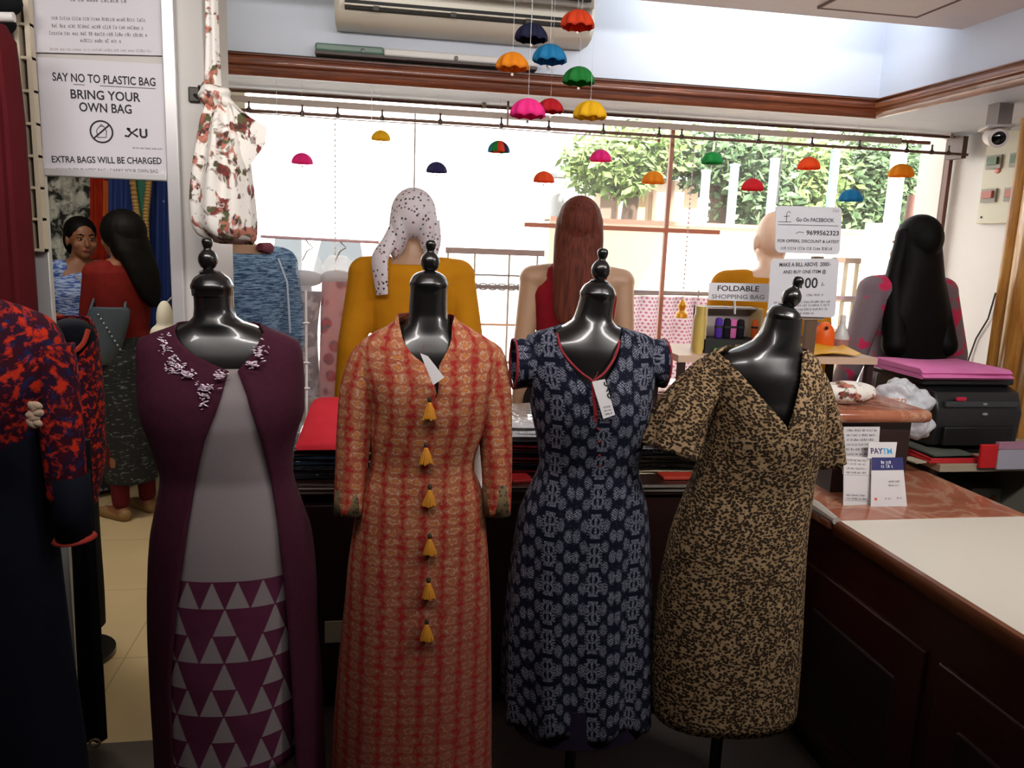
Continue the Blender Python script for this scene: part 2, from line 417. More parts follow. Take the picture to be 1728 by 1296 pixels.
struct('wall_back', MB().bb((-.83, 3.6, 0), (2.78, 3.72, .86)), WHITE, smooth=False)
struct('wall_right', MB().bb((2.12, -1.8, 2.15), (2.78, 3.3, 2.82)), BLUEW, smooth=False)
struct('wall_left', MB().bb((-3.0, 2.42, 0), (-.925, 2.5, 2.82)), WHITE, smooth=False)                       # partition left of the mirror
struct('wall_left', MB().bb((-.56, 2.42, 0), (-.47, 2.8, 2.82)), m_wall('pillar', '#bdbab6', '#c6c3bf'), smooth=False, bevel=.004)    # pillar
struct('wall_left', MB().bb((-.925, 2.42, 1.71), (-.56, 2.5, 2.82)), m_wall('header', '#bcb7b1', '#c4bfb9'), smooth=False)   # board above the mirror frame
struct('wall_left', MB().prism([(-.56, 2.5, 0), (-.525, 2.5, 0), (-1.215, 5.6, 0), (-1.29, 5.6, 0)], (0, 0, 2.82)), CREAMW, smooth=False)
struct('wall_back', MB().bb((-.83, 3.58, .86), (-.655, 3.72, 2.15)), CREAMW, smooth=False)
struct('wall_back', MB().bb((-3.0, 5.5, 0), (-.83, 5.6, 2.82)), m_wall('mirror_space_back', '#8a8478', '#98917f'), smooth=False)  # back wall of the space built to hold the mirror reflection
FR = M('#c9c8c8', .35, .3)
d1 = struct('mirror_frame', MB().bb((-.925, 2.395, 0), (-.885, 2.42, 1.72)), FR, bevel=.003)  # mirror frame left open; its reflection is built as a room behind
struct('jamb', MB().bb((-.572, 2.395, 0), (-.538, 2.42, 2.3)), FR, d1, bevel=.003)
struct('head', MB().bb((-.885, 2.397, 1.70), (-.572, 2.42, 1.72)), FR, d1, bevel=.003)
# wood mouldings
def moulding(name, a, b, out, mat, h0=2.15, h1=2.222):
    prof = [(0, h0-.004), (.012, h0-.004), (.02, h0+.004), (.022, h0+.016), (.014, h0+.02), (.016, h0+.03), (.027, h0+.036), (.03, h0+.046), (.027, h0+.056), (.016, h0+.06), (.015, h0+.066), (.03, h0+.068), (.03, h1), (0, h1)]
    a = V(a); b = V(b); out = V(out); mb = MB()
    mb.loft([[e+out*o+V((0, 0, z)) for o, z in prof] for e in (a, b)]); return struct(name, mb, mat, sharp=40)
moulding('trim_1', (-.75, 3.3, 0), (2.12, 3.3, 0), (0, -1, 0), WOODX)
moulding('trim_2', (2.12, -1.5, 0), (2.12, 3.3, 0), (-1, 0, 0), WOODY)
struct('trim_3', MB().bb((-.9, 3.285, 2.222), (2.12, 3.3, 2.229)), M('#1a1412', .6), smooth=False)
struct('trim_4', MB().bb((-3.0, 5.47, 0), (-.83, 5.5, .1)), M('#cfccc4', .5), smooth=False)
# window: frame, mullions, panes
FRP = M('#6e4438', .5); wn = struct('window_1', MB().bb((-.75, 3.62, 2.143), (2.78, 3.66, 2.15)), M('#d8c9c0', .5), smooth=False)
mb = MB()
for x0 in (-.65, 2.74): mb.bb((x0, 3.62, .86), (x0+.02, 3.66, 2.143))
mb.bb((-.75, 3.62, .86), (2.78, 3.66, .885)); struct('frame', mb, FRP, wn, smooth=False)
x_ = P(1122, 400, 3.66).x
struct('mullion', MB().bb((x_-.009, 3.645, .88), (x_+.009, 3.665, 2.11)), M('#a8705c', .5), wn, smooth=False)
x_ = P(699, 300, 3.66).x
struct('mullion', MB().bb((x_-.003, 3.645, .88), (x_+.003, 3.665, 2.11)), M('#8a7670', .5), wn, smooth=False)
for x0, x1 in ((.66, 1.6),): struct('transom', MB().bb((x0, 3.64, P(930, 380, 3.65).z-.012), (x1, 3.665, P(930, 380, 3.65).z+.008)), M('#b0664a', .5), wn, smooth=False)
gm, gb = new_mat('clear_glass', .02); gb.inputs['Alpha'].default_value = .08; gb.inputs['Base Color'].default_value = (.9, .97, .95, 1)
struct('pane', MB().bb((-.74, 3.652, .885), (2.74, 3.656, 2.143)), gm, wn, smooth=False)
# right-hand wooden jamb standing out from the wall
struct('door_2', MB().loft([[V((2.78-o, y, z)) for o, y in ((0, 2.84), (.15, 2.84), (.15, 2.88), (.135, 2.9), (.155, 2.92), (.16, 2.96), (.155, 3.0), (.135, 3.02), (.15, 3.04), (.15, 3.07), (.13, 3.09), (0, 3.1))] for z in (0, 2.15)]), JAMB, sharp=40)

# ------------------------------------------------------------------ curtain rods and brackets
RODM = M('#6a4c40', .45, .3)
t = thing('curtain_rod', (1.0, 3.6, 2.13), 'thin brown upper curtain rod running right under the window soffit', 'curtain rod')
mk('rod', MB().cyl((-.74, 3.58, 2.134), (2.72, 3.58, 2.134), .0065), RODM, t)
for x in (-.70, .45, 2.70): mk('bracket', MB().bb((x-.008, 3.57, 2.127), (x+.008, 3.62, 2.15)), M('#cfc9c0', .5), t)
t = thing('pelmet_rail', (1.0, 3.6, 2.085), 'flat grey curtain rail band below the upper rod', 'curtain rail')
mk('band', MB().bb((-.74, 3.585, 2.09), (2.45, 3.6, 2.116)), M('#b0a398', .6), t)
mk('end', MB().bb((2.45, 3.583, 2.096), (2.6, 3.598, 2.11)), M('#7d4a3a', .6), t)
t = thing('curtain_rail', (1.0, 3.52, 2.05), 'brown curtain rail with small clip hooks across the window top', 'curtain rail')
mk('rod', MB().cyl((-.72, 3.5, 2.048), (2.74, 3.5, 2.048), .0065), RODM, t)
for px in (420, 510, 570, 645, 743, 846, 926, 1018, 1112, 1150, 1205, 1280, 1370, 1450, 1530, 1572, 1600):
    c = P(px, 182+(px-420)*.066, 3.5); mb = MB(); mb.lathe((c.x, 3.5, 2.04), (0, 0, 1), [(0, .009), (.014, .011), (.02, .005), (.036, .004), (.04, .006), (.044, .002)], 8); mk('clip', mb, M('#4a3a34', .5, .4), t)
mk('bracket', MB().bb((P(857, 190, 3.5).x-.004, 3.495, 2.05), (P(857, 190, 3.5).x+.004, 3.505, 2.15)), RODM, t)
mk('bracket', MB().bb((2.7, 3.49, 2.03), (2.725, 3.6, 2.13)), M('#5a4038', .5), t)
t = thing('thin_wire', (1.0, 3.5, 2.03), 'thin pinkish wire strung under the curtain rail, ending at the tall mullion', 'wire')
mk('wire', MB().tube([P(420, 190, 3.5), P(600, 203, 3.5), P(800, 214, 3.5), P(1112, 236, 3.5)], .0025, 6), M('#b09088', .5), t)
mk('tie', MB().ell(P(1112, 237, 3.5), .008), M('#8a5a50'), t)

# ------------------------------------------------------------------ air conditioner on the beam
t = thing('air_conditioner', (.33, 3.2, 2.33), 'white wall-mounted split air conditioner above the window beam', 'air conditioner')
prof = [(3.3, 2.33), (3.17, 2.325), (3.12, 2.335), (3.085, 2.36), (3.075, 2.385), (3.075, 2.6), (3.09, 2.62), (3.3, 2.62)]
x0, x1 = -.155, .80
mb = MB(); mb.loft([[V((x, y+(0 if y > 3.2 else d), z)) for y, z in prof] for x, d in ((x0, .03), (x0+.02, 0), (x1-.02, 0), (x1, .03))]); mk('housing', mb, M('#ddd6c6', .4), t, sharp=40)
a = P(582, 30, 3.08); b = P(965, 63, 3.08)
mk('air_outlet', MB().bb((a.x, 3.06, 2.356), (b.x, 3.09, 2.384)), M('#0c0a09', .6), t)
mk('louvre', MB().bb((a.x, 3.048, 2.364), (b.x, 3.062, 2.369)), M('#cfc8b8', .4), t)
for k in range(3): x = a.x+(b.x-a.x)*(.12+.33*k); mk('hinge', MB().bb((x, 3.046, 2.352), (x+.02, 3.06, 2.366)), M('#3a332c', .5), t)
mk('front_panel', MB().bb((x0+.015, 3.062, 2.425), (x1-.015, 3.076, 2.6)), M('#eae4d8', .35), t, bevel=.004)
mk('intake_grille', MB().bb((.15, 3.055, 2.445), (x1-.03, 3.064, 2.453)), M('#4a423a', .5), t)
# tube batten lying along the moulding
t = thing('tube_light_batten', (.3, 3.27, 2.23), 'long white tube light batten mounted on the beam under the air conditioner', 'tube light')
a = P(532, 82, 3.26); b = P(905, 108, 3.26)
mk('channel', MB().bb((a.x, 3.235, 2.232), (b.x, 3.3, 2.242)), M('#4a3e3a', .5), t)
a2 = P(648, 88, 3.26)
mk('body', MB().bb((a2.x, 3.24, 2.243), (b.x, 3.285, 2.27)), M('#e2e0dc', .4), t, bevel=.006)
mk('cover', MB().bb((a.x, 3.236, 2.243), (a2.x, 3.285, 2.272)), M('#6a8378', .3), t, bevel=.008, label='dusty green translucent end of the batten')
for px in (612, 770, 925): c = P(px, 98+(px-770)*.08, 3.235); mk('screw', MB().lathe((c.x, 3.24, c.z), (0, -1, 0), [(0, .008), (.006, .008), (.008, .004)], 10), M('#777777', .4, .5), t)
# hatch in the false ceiling
c0, c1 = PZ(1482, 14, 2.4), PZ(1600, 2, 2.4)
t = thing('ceiling_hatch', (1.75, 2.55, 2.4), 'square flush access hatch in the pinkish ceiling, top right', 'hatch')
hx0, hx1, hy0, hy1 = 1.48, 1.86, 2.35, 2.72
mk('panel', MB().bb((hx0+.01, hy0+.01, 2.394), (hx1-.01, hy1-.01, 2.4)), M('#ddd2cf', .6), t)
mb = MB()
for p, q in (((hx0, hy0), (hx1, hy0+.008)), ((hx0, hy1-.008), (hx1, hy1)), ((hx0, hy0), (hx0+.008, hy1)), ((hx1-.008, hy0), (hx1, hy1))): mb.bb((*p, 2.392), (*q, 2.4))
mk('rim', mb, M('#6a5148', .6), t)

# ------------------------------------------------------------------ right wall: camera, breaker panel
def on_right(px, py, X=2.77): return PX(px, py, X)
t = thing('breaker_panel', (2.77, 3.05, 1.72), 'cream electrical breaker panel on the white wall beside the wooden door jamb', 'breaker panel')
c = on_right(1662, 378); ct = on_right(1664, 236)
y0, y1 = 3.11, c.y+.04
mk('plate', MB().bb((2.755, y0, c.z), (2.78, y1, ct.z+.02)), M('#cdc8b2', .5), t, bevel=.004)
for px, py in ((1685, 273), (1676, 330)):
    for dy in (0, .14):
        p = on_right(px, py, 2.755); y = p.y+.02-dy
        k = mk('switch', MB().bb((2.745, y-.045, p.z-.03), (2.757, y+.045, p.z+.03)), M('#8a8578', .5), t)
        mk('lever', MB().bb((2.735, y-.03, p.z-.012), (2.747, y+.03, p.z+.02)), M('#4d6a4a' if py < 300 else '#b0574a', .5), k)
mk('indicator', MB().ell(on_right(1683, 288, 2.752), (.006, .018, .012)), M('#e08a84', .4), t)
mk('screw', MB().ell(V((2.754, y1-.03, c.z+.03)), .005), M('#555555', .4, .5), t)
c = P(1684, 233, 2.75)
t = thing('security_camera', c, 'small white bullet security camera under the beam on the right wall', 'security camera')
mk('housing', MB().lathe(c, (.28, .55, .12), [(-.012, .03), (-.008, .034), (.09, .034), (.1, .03)], 20), M('#cfc4c4', .4), t)
mk('lens', MB().lathe(c+V((-.006, -.012, -.002)), (.28, .55, .12), [(-.006, .015), (0, .024), (.004, .024)], 20), M('#0a0a0c', .1), t)
mk('sun_shield', MB().box(c+V((.035, .06, .045)), (.09, .14, .012), -.45), M('#b0a5a5', .4), t, bevel=.004)
mk('bracket', MB().bb((c.x+.03, c.y+.05, c.z+.04), (c.x+.09, c.y+.11, 2.15)), M('#9a9090', .4), t)
t = thing('wall_cable', (2.77, 2.9, 1.2), 'thin dark cable hanging down the right wall by the door jamb', 'cable')
mk('cord', MB().tube([(2.772, 3.24, 1.42), (2.77, 3.26, 1.3), (2.772, 3.32, 1.2), (2.77, 3.36, 1.05)], .004, 6), M('#3c3a3a', .5), t)

# ------------------------------------------------------------------ counters
t = thing('display_counter', (.45, 2.7, 0), 'long dark wooden display counter behind the dress forms', 'counter')
fr0, fr1 = V((-.45, 2.5, 0)), V((1.33, 2.42, 0))
def slant(z0, z1, out=0.0, back=2.98): return MB().prism([V((fr0.x, fr0.y-out, z0)), V((fr1.x, fr1.y-out, z0)), V((1.33, back, z0)), V((-.45, back, z0))], (0, 0, z1-z0))
mk('body', slant(.1, .765), DARK, t, smooth=False); mk('top', slant(.765, .79, .015), wood('counter_top', '#241411', '#352019', 0, 1, .3, .2), t, smooth=False)
mk('plinth', slant(0, .1, -.04), M('#2b2622', .6), t, smooth=False)
mk('edge_strip', slant(.776, .79, .02, 2.45), M('#8f8a82', .35, .3), t, smooth=False)
for x in (-.12, .35, .82):
    d = mk('door', MB().bb((x-.21, 2.445, .14), (x+.22, 2.475, .74)), DARK, t, bevel=.004)
    mk('knob', MB().ell((x+.17, 2.435, .5), .011), STEEL, d)
mk('shelf_label', MB().bb(P(548, 1085, 2.44), P(585, 1048, 2.44)+V((0, .006, 0))), M('#a39c84', .7), t)
t = thing('cash_counter', (1.65, 1.0, 0), 'L-shaped dark red wooden counter with white laminate top, bottom right', 'counter')
mk('top', MB().bb((1.345, -.6, .782), (2.3, 2.045, .802)), M('#dcd8cc', .35), t, smooth=False, label='white laminate counter top')
mb = MB(); mb.loft([[V((1.345-o, y, z)) for o, z in ((0, .802), (.014, .8), (.02, .79), (.02, .77), (.012, .755), (0, .752))] for y in (-.6, 2.05)]); mk('edge', mb, EDGE, t)
mk('front', MB().bb((1.345, -.6, .08), (1.37, 2.3, .76)), REDW, t, smooth=False)
for y0, y1 in ((1.62, 2.2), (1.0, 1.57), (.35, .95), (-.3, .3)):
    d = mk('panel_door', MB().bb((1.332, y0, .12), (1.35, y1, .62)), REDW, t, bevel=.005)
    mk('inset', MB().bb((1.326, y0+.09, .18), (1.34, y1-.09, .5)), wood('inset_wood', '#1c0d08', '#26120b', 1, 1, .6, 0), d, bevel=.01)
mk('carcass', MB().bb((1.37, -.6, .0), (2.0, 2.62, .775)), DARK, t, smooth=False)
mk('marble_top', MB().bb((1.315, 2.05, .77), (1.99, 2.64, .8)), MARBLE, t, bevel=.008, label='red veined marble counter top')
mk('plastic_film', MB().tube([(1.33, 2.04, .803), (1.33, 2.15, .806), (1.34, 2.26, .804)], [(.012, .012), (.02, .02), (.012, .012)], 10), M('#b9b4ac', .15), t, label='clear plastic wrapped over the counter corner')
# brass studs down the corner post
for px, py in ((1384, 1024), (1370, 1116), (1360, 1206)):
    mk('stud', MB().ell(P(px, py, 2.28), .008), STEEL, t)
mk('corner_post', MB().bb((1.29, 2.29, .0), (1.345, 2.42, .765)), M('#120b09', .5), t, smooth=False)
t = thing('raised_ledge', (1.62, 2.45, .8), 'raised dark wooden ledge with a thick rounded red marble slab', 'ledge')
s0, s1 = P(1400, 712, 2.3), P(1556, 712, 2.3); zl = P(1480, 712, 2.3).z
mk('cabinet', MB().bb((1.47, 2.31, .8), (1.735, 2.6, zl)), DARK, t, smooth=False)
mk('slab', MB().bb((1.36, 2.27, zl), (s1.x+.02, 2.66, zl+.042)), MARBLE, t, bevel=.018)
t = thing('back_shelf', (2.35, 2.75, 0), 'open dark shelf unit behind the cash counter carrying the printer', 'shelf')
mk('shelf_board', MB().bb((1.992, 2.47, .815), (2.77, 2.97, .84)), M('#a89a84', .5), t, smooth=False)
mk('lower_board', MB().bb((1.992, 2.5, .55), (2.77, 2.97, .57)), M('#4a3c32', .6), t, smooth=False)
mk('back', MB().bb((1.992, 2.95, 0), (2.77, 2.97, .815)), M('#1c1613', .7), t, smooth=False)
mk('side', MB().bb((1.992, 2.5, 0), (2.01, 2.97, .815)), M('#2a1c16', .7), t, smooth=False)
mk('side', MB().bb((2.42, 2.48, .57), (2.445, 2.95, .815)), M('#8f8a80', .7), t, smooth=False)
# ------------------------------------------------------------------ cloth materials
def cloth(name, a, b, sc=60, rough=.85): return PM(name, lambda: mixc(step(noise(obj3()[3], sc, 2), .5, .3), a, b), rough, spec=.2)
PLUM = cloth('plum_cloth', '#3c1526', '#471b2e'); GREYC = '#b3a8ac'; PLUMT = '#6b3552'
FORM1 = dict(Y=1.95)
ZT1 = P(350, 550, 1.95).z; _ya = P(392, 986, 1.82).z; _yb = P(392, 1246, 1.82).z
H_ROW = (_ya-_yb)/6.0; P_TRI = (P(430, 1100, 1.82)-P(387.5, 1100, 1.82)).length
def tri_cloth():
    u, v, _ = uvw(); r = (v-(ZT1-_ya))/H_ROW; k = fl(r); tt = fr(r)
    odd = (fr(k*.5) > .25)*1.0                        # rows 1,3,5 ...: wide period
    pw = P_TRI*(1+odd); q = u/pw + .5*odd
    d = ab(fr(q)-.5)*pw
    light = mx(step(d*-1.0+tt*(P_TRI*.47), 0.0, .0012), (r < 0.0)*1.0)
    light = light*((tt > .05)*1.0)
    light = mx(light, (r < 0.0)*1.0)
    n = noise(comb(u, v), 9, 3); pl = mixc(step(n, .5, .2), '#522238', '#5e2a44')
    gy = mixc(step(noise(comb(u*300.0, v*500.0), 1, 2), .5, .3), '#837a7c', '#948b8d')
    return mixc(light, pl, gy)
TRI = PM('triangle_knit', tri_cloth, .9, spec=.15)
def kurta_print():
    u, v, _ = uvw(); U, W_ = u/.049, v/.025
    n1 = noise(comb(u, v), 60, 2)-.5; n2 = noise(comb(u+3.0, v), 60, 2)-.5
    fx, fy = fr(U+n1*.8)-.5, fr(W_+n2*.8)-.5
    rc = sq(fx*fx*1.6+fy*fy)                           # flower in the cell
    ring = step(ab(rc-.29)*-1.0, -.07, .04); eye = inv(step(rc, .15, .06))
    gx, gy = ab(ab(fx)-.5), ab(ab(fy)-.5)
    red = inv(step(sq(gx*gx*1.4+gy*gy), .2, .08)); line = inv(step(gx, .06, .04))
    big = noise(comb(u, v), 14, 3)
    c = mixc(step(big, .5, .2), '#9c5238', '#aa6646')
    c = mixc(step(v, .62, .18)*.8, c, '#8a483a')
    c = mixc(line*.55, c, '#8d2a22'); c = mixc(ring*(1-step(v, .62, .2)*.5)*.65*step(noise(comb(u, v), 150, 2), .45, .15), c, '#d2b298')
    c = mixc(eye*.6*inv(step(v, .5, .2)*.7), c, '#cf8a34'); c = mixc(mx(red, line*step(noise(comb(u*1.0, v), 70, 2), .5, .08))*.9, c, '#9c1820')
    return mixc(step(voro(comb(u, v), 130), .16, .07), '#5a2a30', c)
KURTA = PM('kurta_print', kurta_print, .8, spec=.2)
CUFF = PM('cuff_print', lambda: (lambda u, v, _: mixc(step(voro(comb(u, v), 90), .35, .12), '#2c2a20', '#6e5c3c'))(*uvw()), .85)
def navy_print():
    u, v, _ = uvw(); p = .115; U = u/p; f = fr(U+.5)-.5            # f: 0 on the totem column axis
    ax = ab(f)*p                                           # metres from totem axis
    tv = fr(v/.075)*.075-.0375; at = ab(tv)
    wob = noise(comb(u, v), 90, 2)
    stem = ((ax < .0035)*1.0)*((at < .026)*1.0)
    capb = ((ax < .013)*1.0)*((ab(at-.028) < .0035)*1.0)
    arm = ((ab(sq(ax*ax+(at-.012)*(at-.012))-.013) < .0028)*1.0)*((ax > .004)*1.0)
    leaf = ((ab(ax-.016) < .004)*1.0)*((at < .022)*1.0)*((fr(v/.008) > .4)*1.0)
    tot = mx(mx(stem, capb), mx(arm, leaf))
    bx = ab(ab(f)*p-.0575)                                 # flower columns between totems
    def blob_(cx, off):
        y = fr(v/.054+off)*.054-.027; x = bx-cx; r = sq(x*x*2.4+y*y*.85)
        return inv(step(r+(wob-.5)*.014, .0145, .003))*((fr(y/.006+x/.009) > .3)*1.0)
    fl_ = mx(blob_(.010, 0.0), blob_(.030, .5)*.85)
    spk = inv(step(voro(comb(u, v), 170), .22, .06))*((bx < .038)*1.0)*.35
    m = mx(mx(tot*.6, fl_*.85), spk*.6)*step(noise(comb(u, v), 260, 2), .47, .12)
    return mixc(m, mixc(step(noise(comb(u, v), 10, 3), .5, .3), '#0d1020', '#121528'), '#979bad')
NAVY = PM('navy_block_print', navy_print, .85, spec=.15)
def leopard():
    u, v, _ = uvw(); w_ = noise(comb(u, v), 60, 2); vv = comb(u*1.0+(w_-.5)*.012, v*1.35+(w_-.5)*.008)
    d = voro(vv, 128); e = voro(vv, 128, 'DISTANCE_TO_EDGE')
    sp = inv(step(d, .57, .09)); ring = step(e, .1, .05)
    c = mixc(step(noise(comb(u, v), 30, 3), .5, .2), '#957a58', '#ad9270')
    return mixc(sp*.95, c, '#1c120b')
LEO = PM('leopard_print', leopard, .85, spec=.15)
def redprint():
    u, v, _ = uvw(); n = noise(comb(u*1.0, v), 42, 4, .65, .3); m = noise(comb(u+5.0, v), 20, 2)
    c = mixc(step(m, .5, .1), '#3a0e1c', '#2a1228'); c = mixc(step(noise(comb(u, v+3.0), 45, 2), .6, .04), c, '#20224a')
    return mixc(step(n, .55, .05), c, '#c23018')
REDP = PM('red_print', redprint, .85, spec=.15)
NAVYC = cloth('navy_cloth', '#070b18', '#0a0f1f'); BLACKC = cloth('black_cloth', '#0b0b0e', '#101014'); MAROON = cloth('maroon_cloth', '#4a0c12', '#560f16', 8)
REDT = M('#8e1f2a', .8); SILVER = M('#cbb8c8', .25, .6)

def front_y(rows, Yc, py, g=0):
    R = rows3(rows, Yc); pl = smooth_tab(rows, 60); k = min(range(len(pl)), key=lambda i: abs(pl[i][0]-py)); r = R[k]
    a = r[2]; bf = min(body_depth(R[0][0]-r[0])[0], a*.98)
    if a > .2: bf = max(bf, a*.62)
    return Yc-bf-g
def shrink(rows, d): return [(r[0], r[1]+d, r[2]-d) for r in rows]
def dress_form(label, Yc, neck, body, fin, capw, group='black dress forms'):
    """neck/body: (py, xl, xr) rows; fin: (knob, ball, cap) pixel points on the axis"""
    k, b, c = [P(px, py, Yc) for px, py in fin]; ax = (k-c).normalized(); s = (b-V((0, 0, HC))).dot(_fw)/F*1.02
    base = P(*( (neck[-1][1]+neck[-1][2])/2, neck[-1][0]), Yc)
    bx = P((body[-1][1]+body[-1][2])/2, body[-1][0], Yc)
    t = thing('dress_form', (bx.x, Yc, 0), label, 'dress form', group)
    rows = neck+shrink(body, 12)
    zt = P((neck[-1][1]+neck[-1][2])/2, neck[-2][0], Yc).z
    garment('bust', rows, Yc, BLACK, t, grow=lambda d: -.012*max(0, min(1, (d-.06)/.06)), ne=2.15, solid=0, zs=zt)
    r = capw*s; nk = P((neck[0][1]+neck[0][2])/2, neck[0][0], Yc)
    h = (b-nk).dot(ax)
    mk('neck_cap', MB().lathe(nk, ax, [(-.02, r*.98), (-.006, r*1.0), (-.003, r*1.04), (.004, r*1.04), (.008, r*.99), (.015, r*.93), (.022, r*.82), (.027, r*.66), (h*.56, r*.45), (h*.58, r*.3)], 32), BLACK, t, sharp=60)
    rb = 15.5*s
    mk('finial', MB().lathe(b, ax, [(-h*.5, rb*.9), (-h*.47, rb*1.05), (-h*.42, rb*.8), (-rb*1.05, rb*.5), (-rb*.85, rb*.75), (-rb*.4, rb*.97), (0, rb*1.02), (rb*.4, rb*.94), (rb*.8, rb*.66), (rb*1.0, rb*.42), (rb*1.2, rb*.4), (rb*1.35, rb*.5), (rb*1.8, rb*.6), (rb*2.1, rb*.5), (rb*2.25, rb*.3)], 24), BLACK, t, sharp=60)
    zb = bx.z
    mk('pole', MB().cyl((bx.x, Yc, .05), (bx.x, Yc, max(zb, .25)+.02), .016), M('#15120f', .3, .4), t)
    mk('collar', MB().lathe((bx.x, Yc, max(zb, .25)-.02), (0, 0, 1), [(0, .02), (.005, .03), (.025, .03), (.03, .02)]), STEEL, t)
    mk('base', MB().lathe((bx.x, Yc, 0), (0, 0, 1), [(0, .14), (.012, .145), (.025, .14), (.04, .06), (.06, .025)], 32), BLACK, t, sharp=60)
    return t, ax
def px_strip(pts, Yf, wd=None): return [P(x, y, Yf) for x, y in pts]
EDGE = {}

# ------------------------------------------------------------------ form 1: plum vest over grey triangle dress
Y1 = 1.95
n1 = [(484, 325, 391), (500, 327, 392), (520, 328, 394), (534, 327, 399), (542, 320, 411), (548, 305, 432), (556, 288, 452), (564, 266, 476)]
b1 = [(574, 244, 496), (590, 240, 502), (650, 241, 507), (690, 245, 506), (720, 256, 497), (760, 268, 488), (800, 279, 488), (850, 273, 502), (900, 264, 518), (980, 262, 524), (1050, 262, 524)]
f1, ax1 = dress_form('leftmost black dress form with ball finial, wearing the plum vest', Y1, n1, b1, ((352, 411), (351, 437), (355, 480)), 33)
v = thing('long_vest', f1.location, 'plum sleeveless open long vest with silver embroidery on the neckline', 'vest')
rv = [(547, 304, 434), (556, 286, 454), (564, 264, 478), (574, 241, 498), (590, 237, 504), (650, 239, 508), (692, 243, 508), (722, 254, 498), (760, 267, 489), (800, 278, 489), (850, 270, 504), (900, 261, 520), (980, 257, 528), (1060, 258, 530), (1150, 263, 537), (1250, 270, 541), (1330, 272, 543)]
op1 = [(547, 290, 446), (556, 294, 443), (570, 303, 438), (585, 320, 430), (598, 345, 418), (608, 375, 408), (614, 388, 403), (650, 377, 418), (680, 366, 427), (720, 349, 440), (790, 332, 456), (860, 319, 468), (980, 300, 481), (1100, 286, 490), (1250, 288, 498), (1330, 292, 500)]
vb = garment('vest_body', rv, Y1, PLUM, v, op1, fold=(9, .015), grow=.006, solid=.004, zs=ZT1)
rn = random.Random(3)
mbl, mbr = MB(), MB()
def petal(px, py, ang, L, g):
    Yf = front_y(rv, Y1, py, g); xr = [interp(rv, py)][0]; hw = (xr[1]-xr[0])/2; q = abs(px-(xr[0]+xr[1])/2)/hw
    Yf += (Y1-Yf)*(1-max(0, 1-min(q, .98)**2.3)**(1/2.3))
    c = P(px, py, Yf-.003); (mbl if px < 402 else mbr).ell(c, (L, .0022, L*.34), 8, 6, Matrix.Rotation(ang, 4, 'Y'))
rn2 = random.Random(8)
for bx, by, n_, sx, sy in ((277, 583, 22, 7, 14), (290, 607, 22, 8, 12), (296, 622, 30, 18, 8), (318, 632, 22, 14, 6), (345, 654, 26, 16, 7), (343, 674, 16, 7, 12), (372, 634, 18, 9, 7), (438, 596, 22, 8, 13), (425, 614, 16, 7, 6)):
    for k in range(int(n_*1.5)): petal(bx+rn.gauss(0, .62)*sx, by+rn.gauss(0, .62)*sy, rn.uniform(-.5, .9), rn.uniform(.0025, .0065), .008)
mk('embroidery', mbl, SILVER, v, label='silver sequin and thread embroidery on the left of the neckline'); mk('embroidery', mbr, SILVER, v, label='silver embroidery sprig on the right of the neckline')
d = thing('knit_dress', f1.location, 'light grey dress with plum triangle pattern on its lower skirt, under the plum vest', 'dress')
rd = [(612, 262, 488), (650, 248, 500), (692, 250, 499), (722, 262, 490), (760, 275, 481), (800, 285, 481), (850, 279, 495), (900, 273, 508), (980, 272, 513), (1100, 274, 512), (1200, 276, 511), (1252, 278, 510)]
garment('dress_body', rd, Y1, TRI, d, fold=(5, .01), grow=-.001, zs=ZT1)

# ------------------------------------------------------------------ form 2: orange printed kurta
Y2 = 1.95
n2 = [(480, 693, 755), (510, 691, 754), (534, 689, 756), (546, 683, 762), (553, 670, 776), (563, 648, 796)]
b2 = [(578, 620, 824), (592, 608, 836), (620, 608, 834), (660, 620, 826), (690, 629, 819), (725, 628, 811), (760, 631, 797), (790, 628, 794), (826, 612, 807), (870, 606, 812), (943, 596, 816), (1000, 592, 820)]
f2, ax2 = dress_form('black dress form with ball finial, wearing the orange printed kurta', Y2, n2, b2, ((727, 418), (726, 441), (725, 474)), 31)
k_ = thing('kurta', f2.location, 'long orange and red printed kurta with mustard tassels down the front', 'kurta')
rk = [(532, 674, 764), (545, 667, 776), (554, 654, 792), (564, 634, 810), (576, 616, 828), (590, 605, 839), (620, 605, 837), (660, 618, 829), (690, 627, 821), (725, 626, 813), (760, 629, 799), (790, 626, 796), (826, 610, 809), (870, 603, 814), (943, 592, 820), (1000, 587, 823), (1100, 577, 825), (1200, 569, 826), (1296, 564, 826), (1340, 562, 826)]
op2 = [(532, 668, 770), (545, 674, 763), (565, 679, 761), (580, 686, 756), (592, 698, 748), (600, 712, 742), (608, 722, 739), (625, 729, 740), (648, 736, 738), (656, 737, 737.2)]
garment('kurta_body', rk, Y2, KURTA, k_, op2, fold=(7, .02), grow=.004)
for sd, pts, cp in ((-1, ((655, 588), (624, 604), (608, 655), (599, 720), (593, 790), (587, 866)), ((590, 826), (587, 868))), (1, ((790, 586), (821, 603), (830, 655), (835, 720), (838, 790), (839, 866)), ((838, 816), (839, 868)))):
    dy = (0, 0, -.01, -.02, -.035, -.05)
    s_ = sleeve('sleeve', [P(x, y, Y2+q) for (x, y), q in zip(pts, dy)], [(.018, .03), (.042, .056), (.046, .056), (.041, .049), (.036, .042), (.031, .036)], KURTA, k_, fold=(4, .08))
    mk('cuff', MB().tube([P(cp[0][0], cp[0][1], Y2-.04), P(cp[1][0], cp[1][1], Y2-.05)], [(.034, .04), (.0335, .039)], 24, cap=False), CUFF, s_, solid=.002, label='olive printed cuff')
TAS = M('#c9851c', .8)
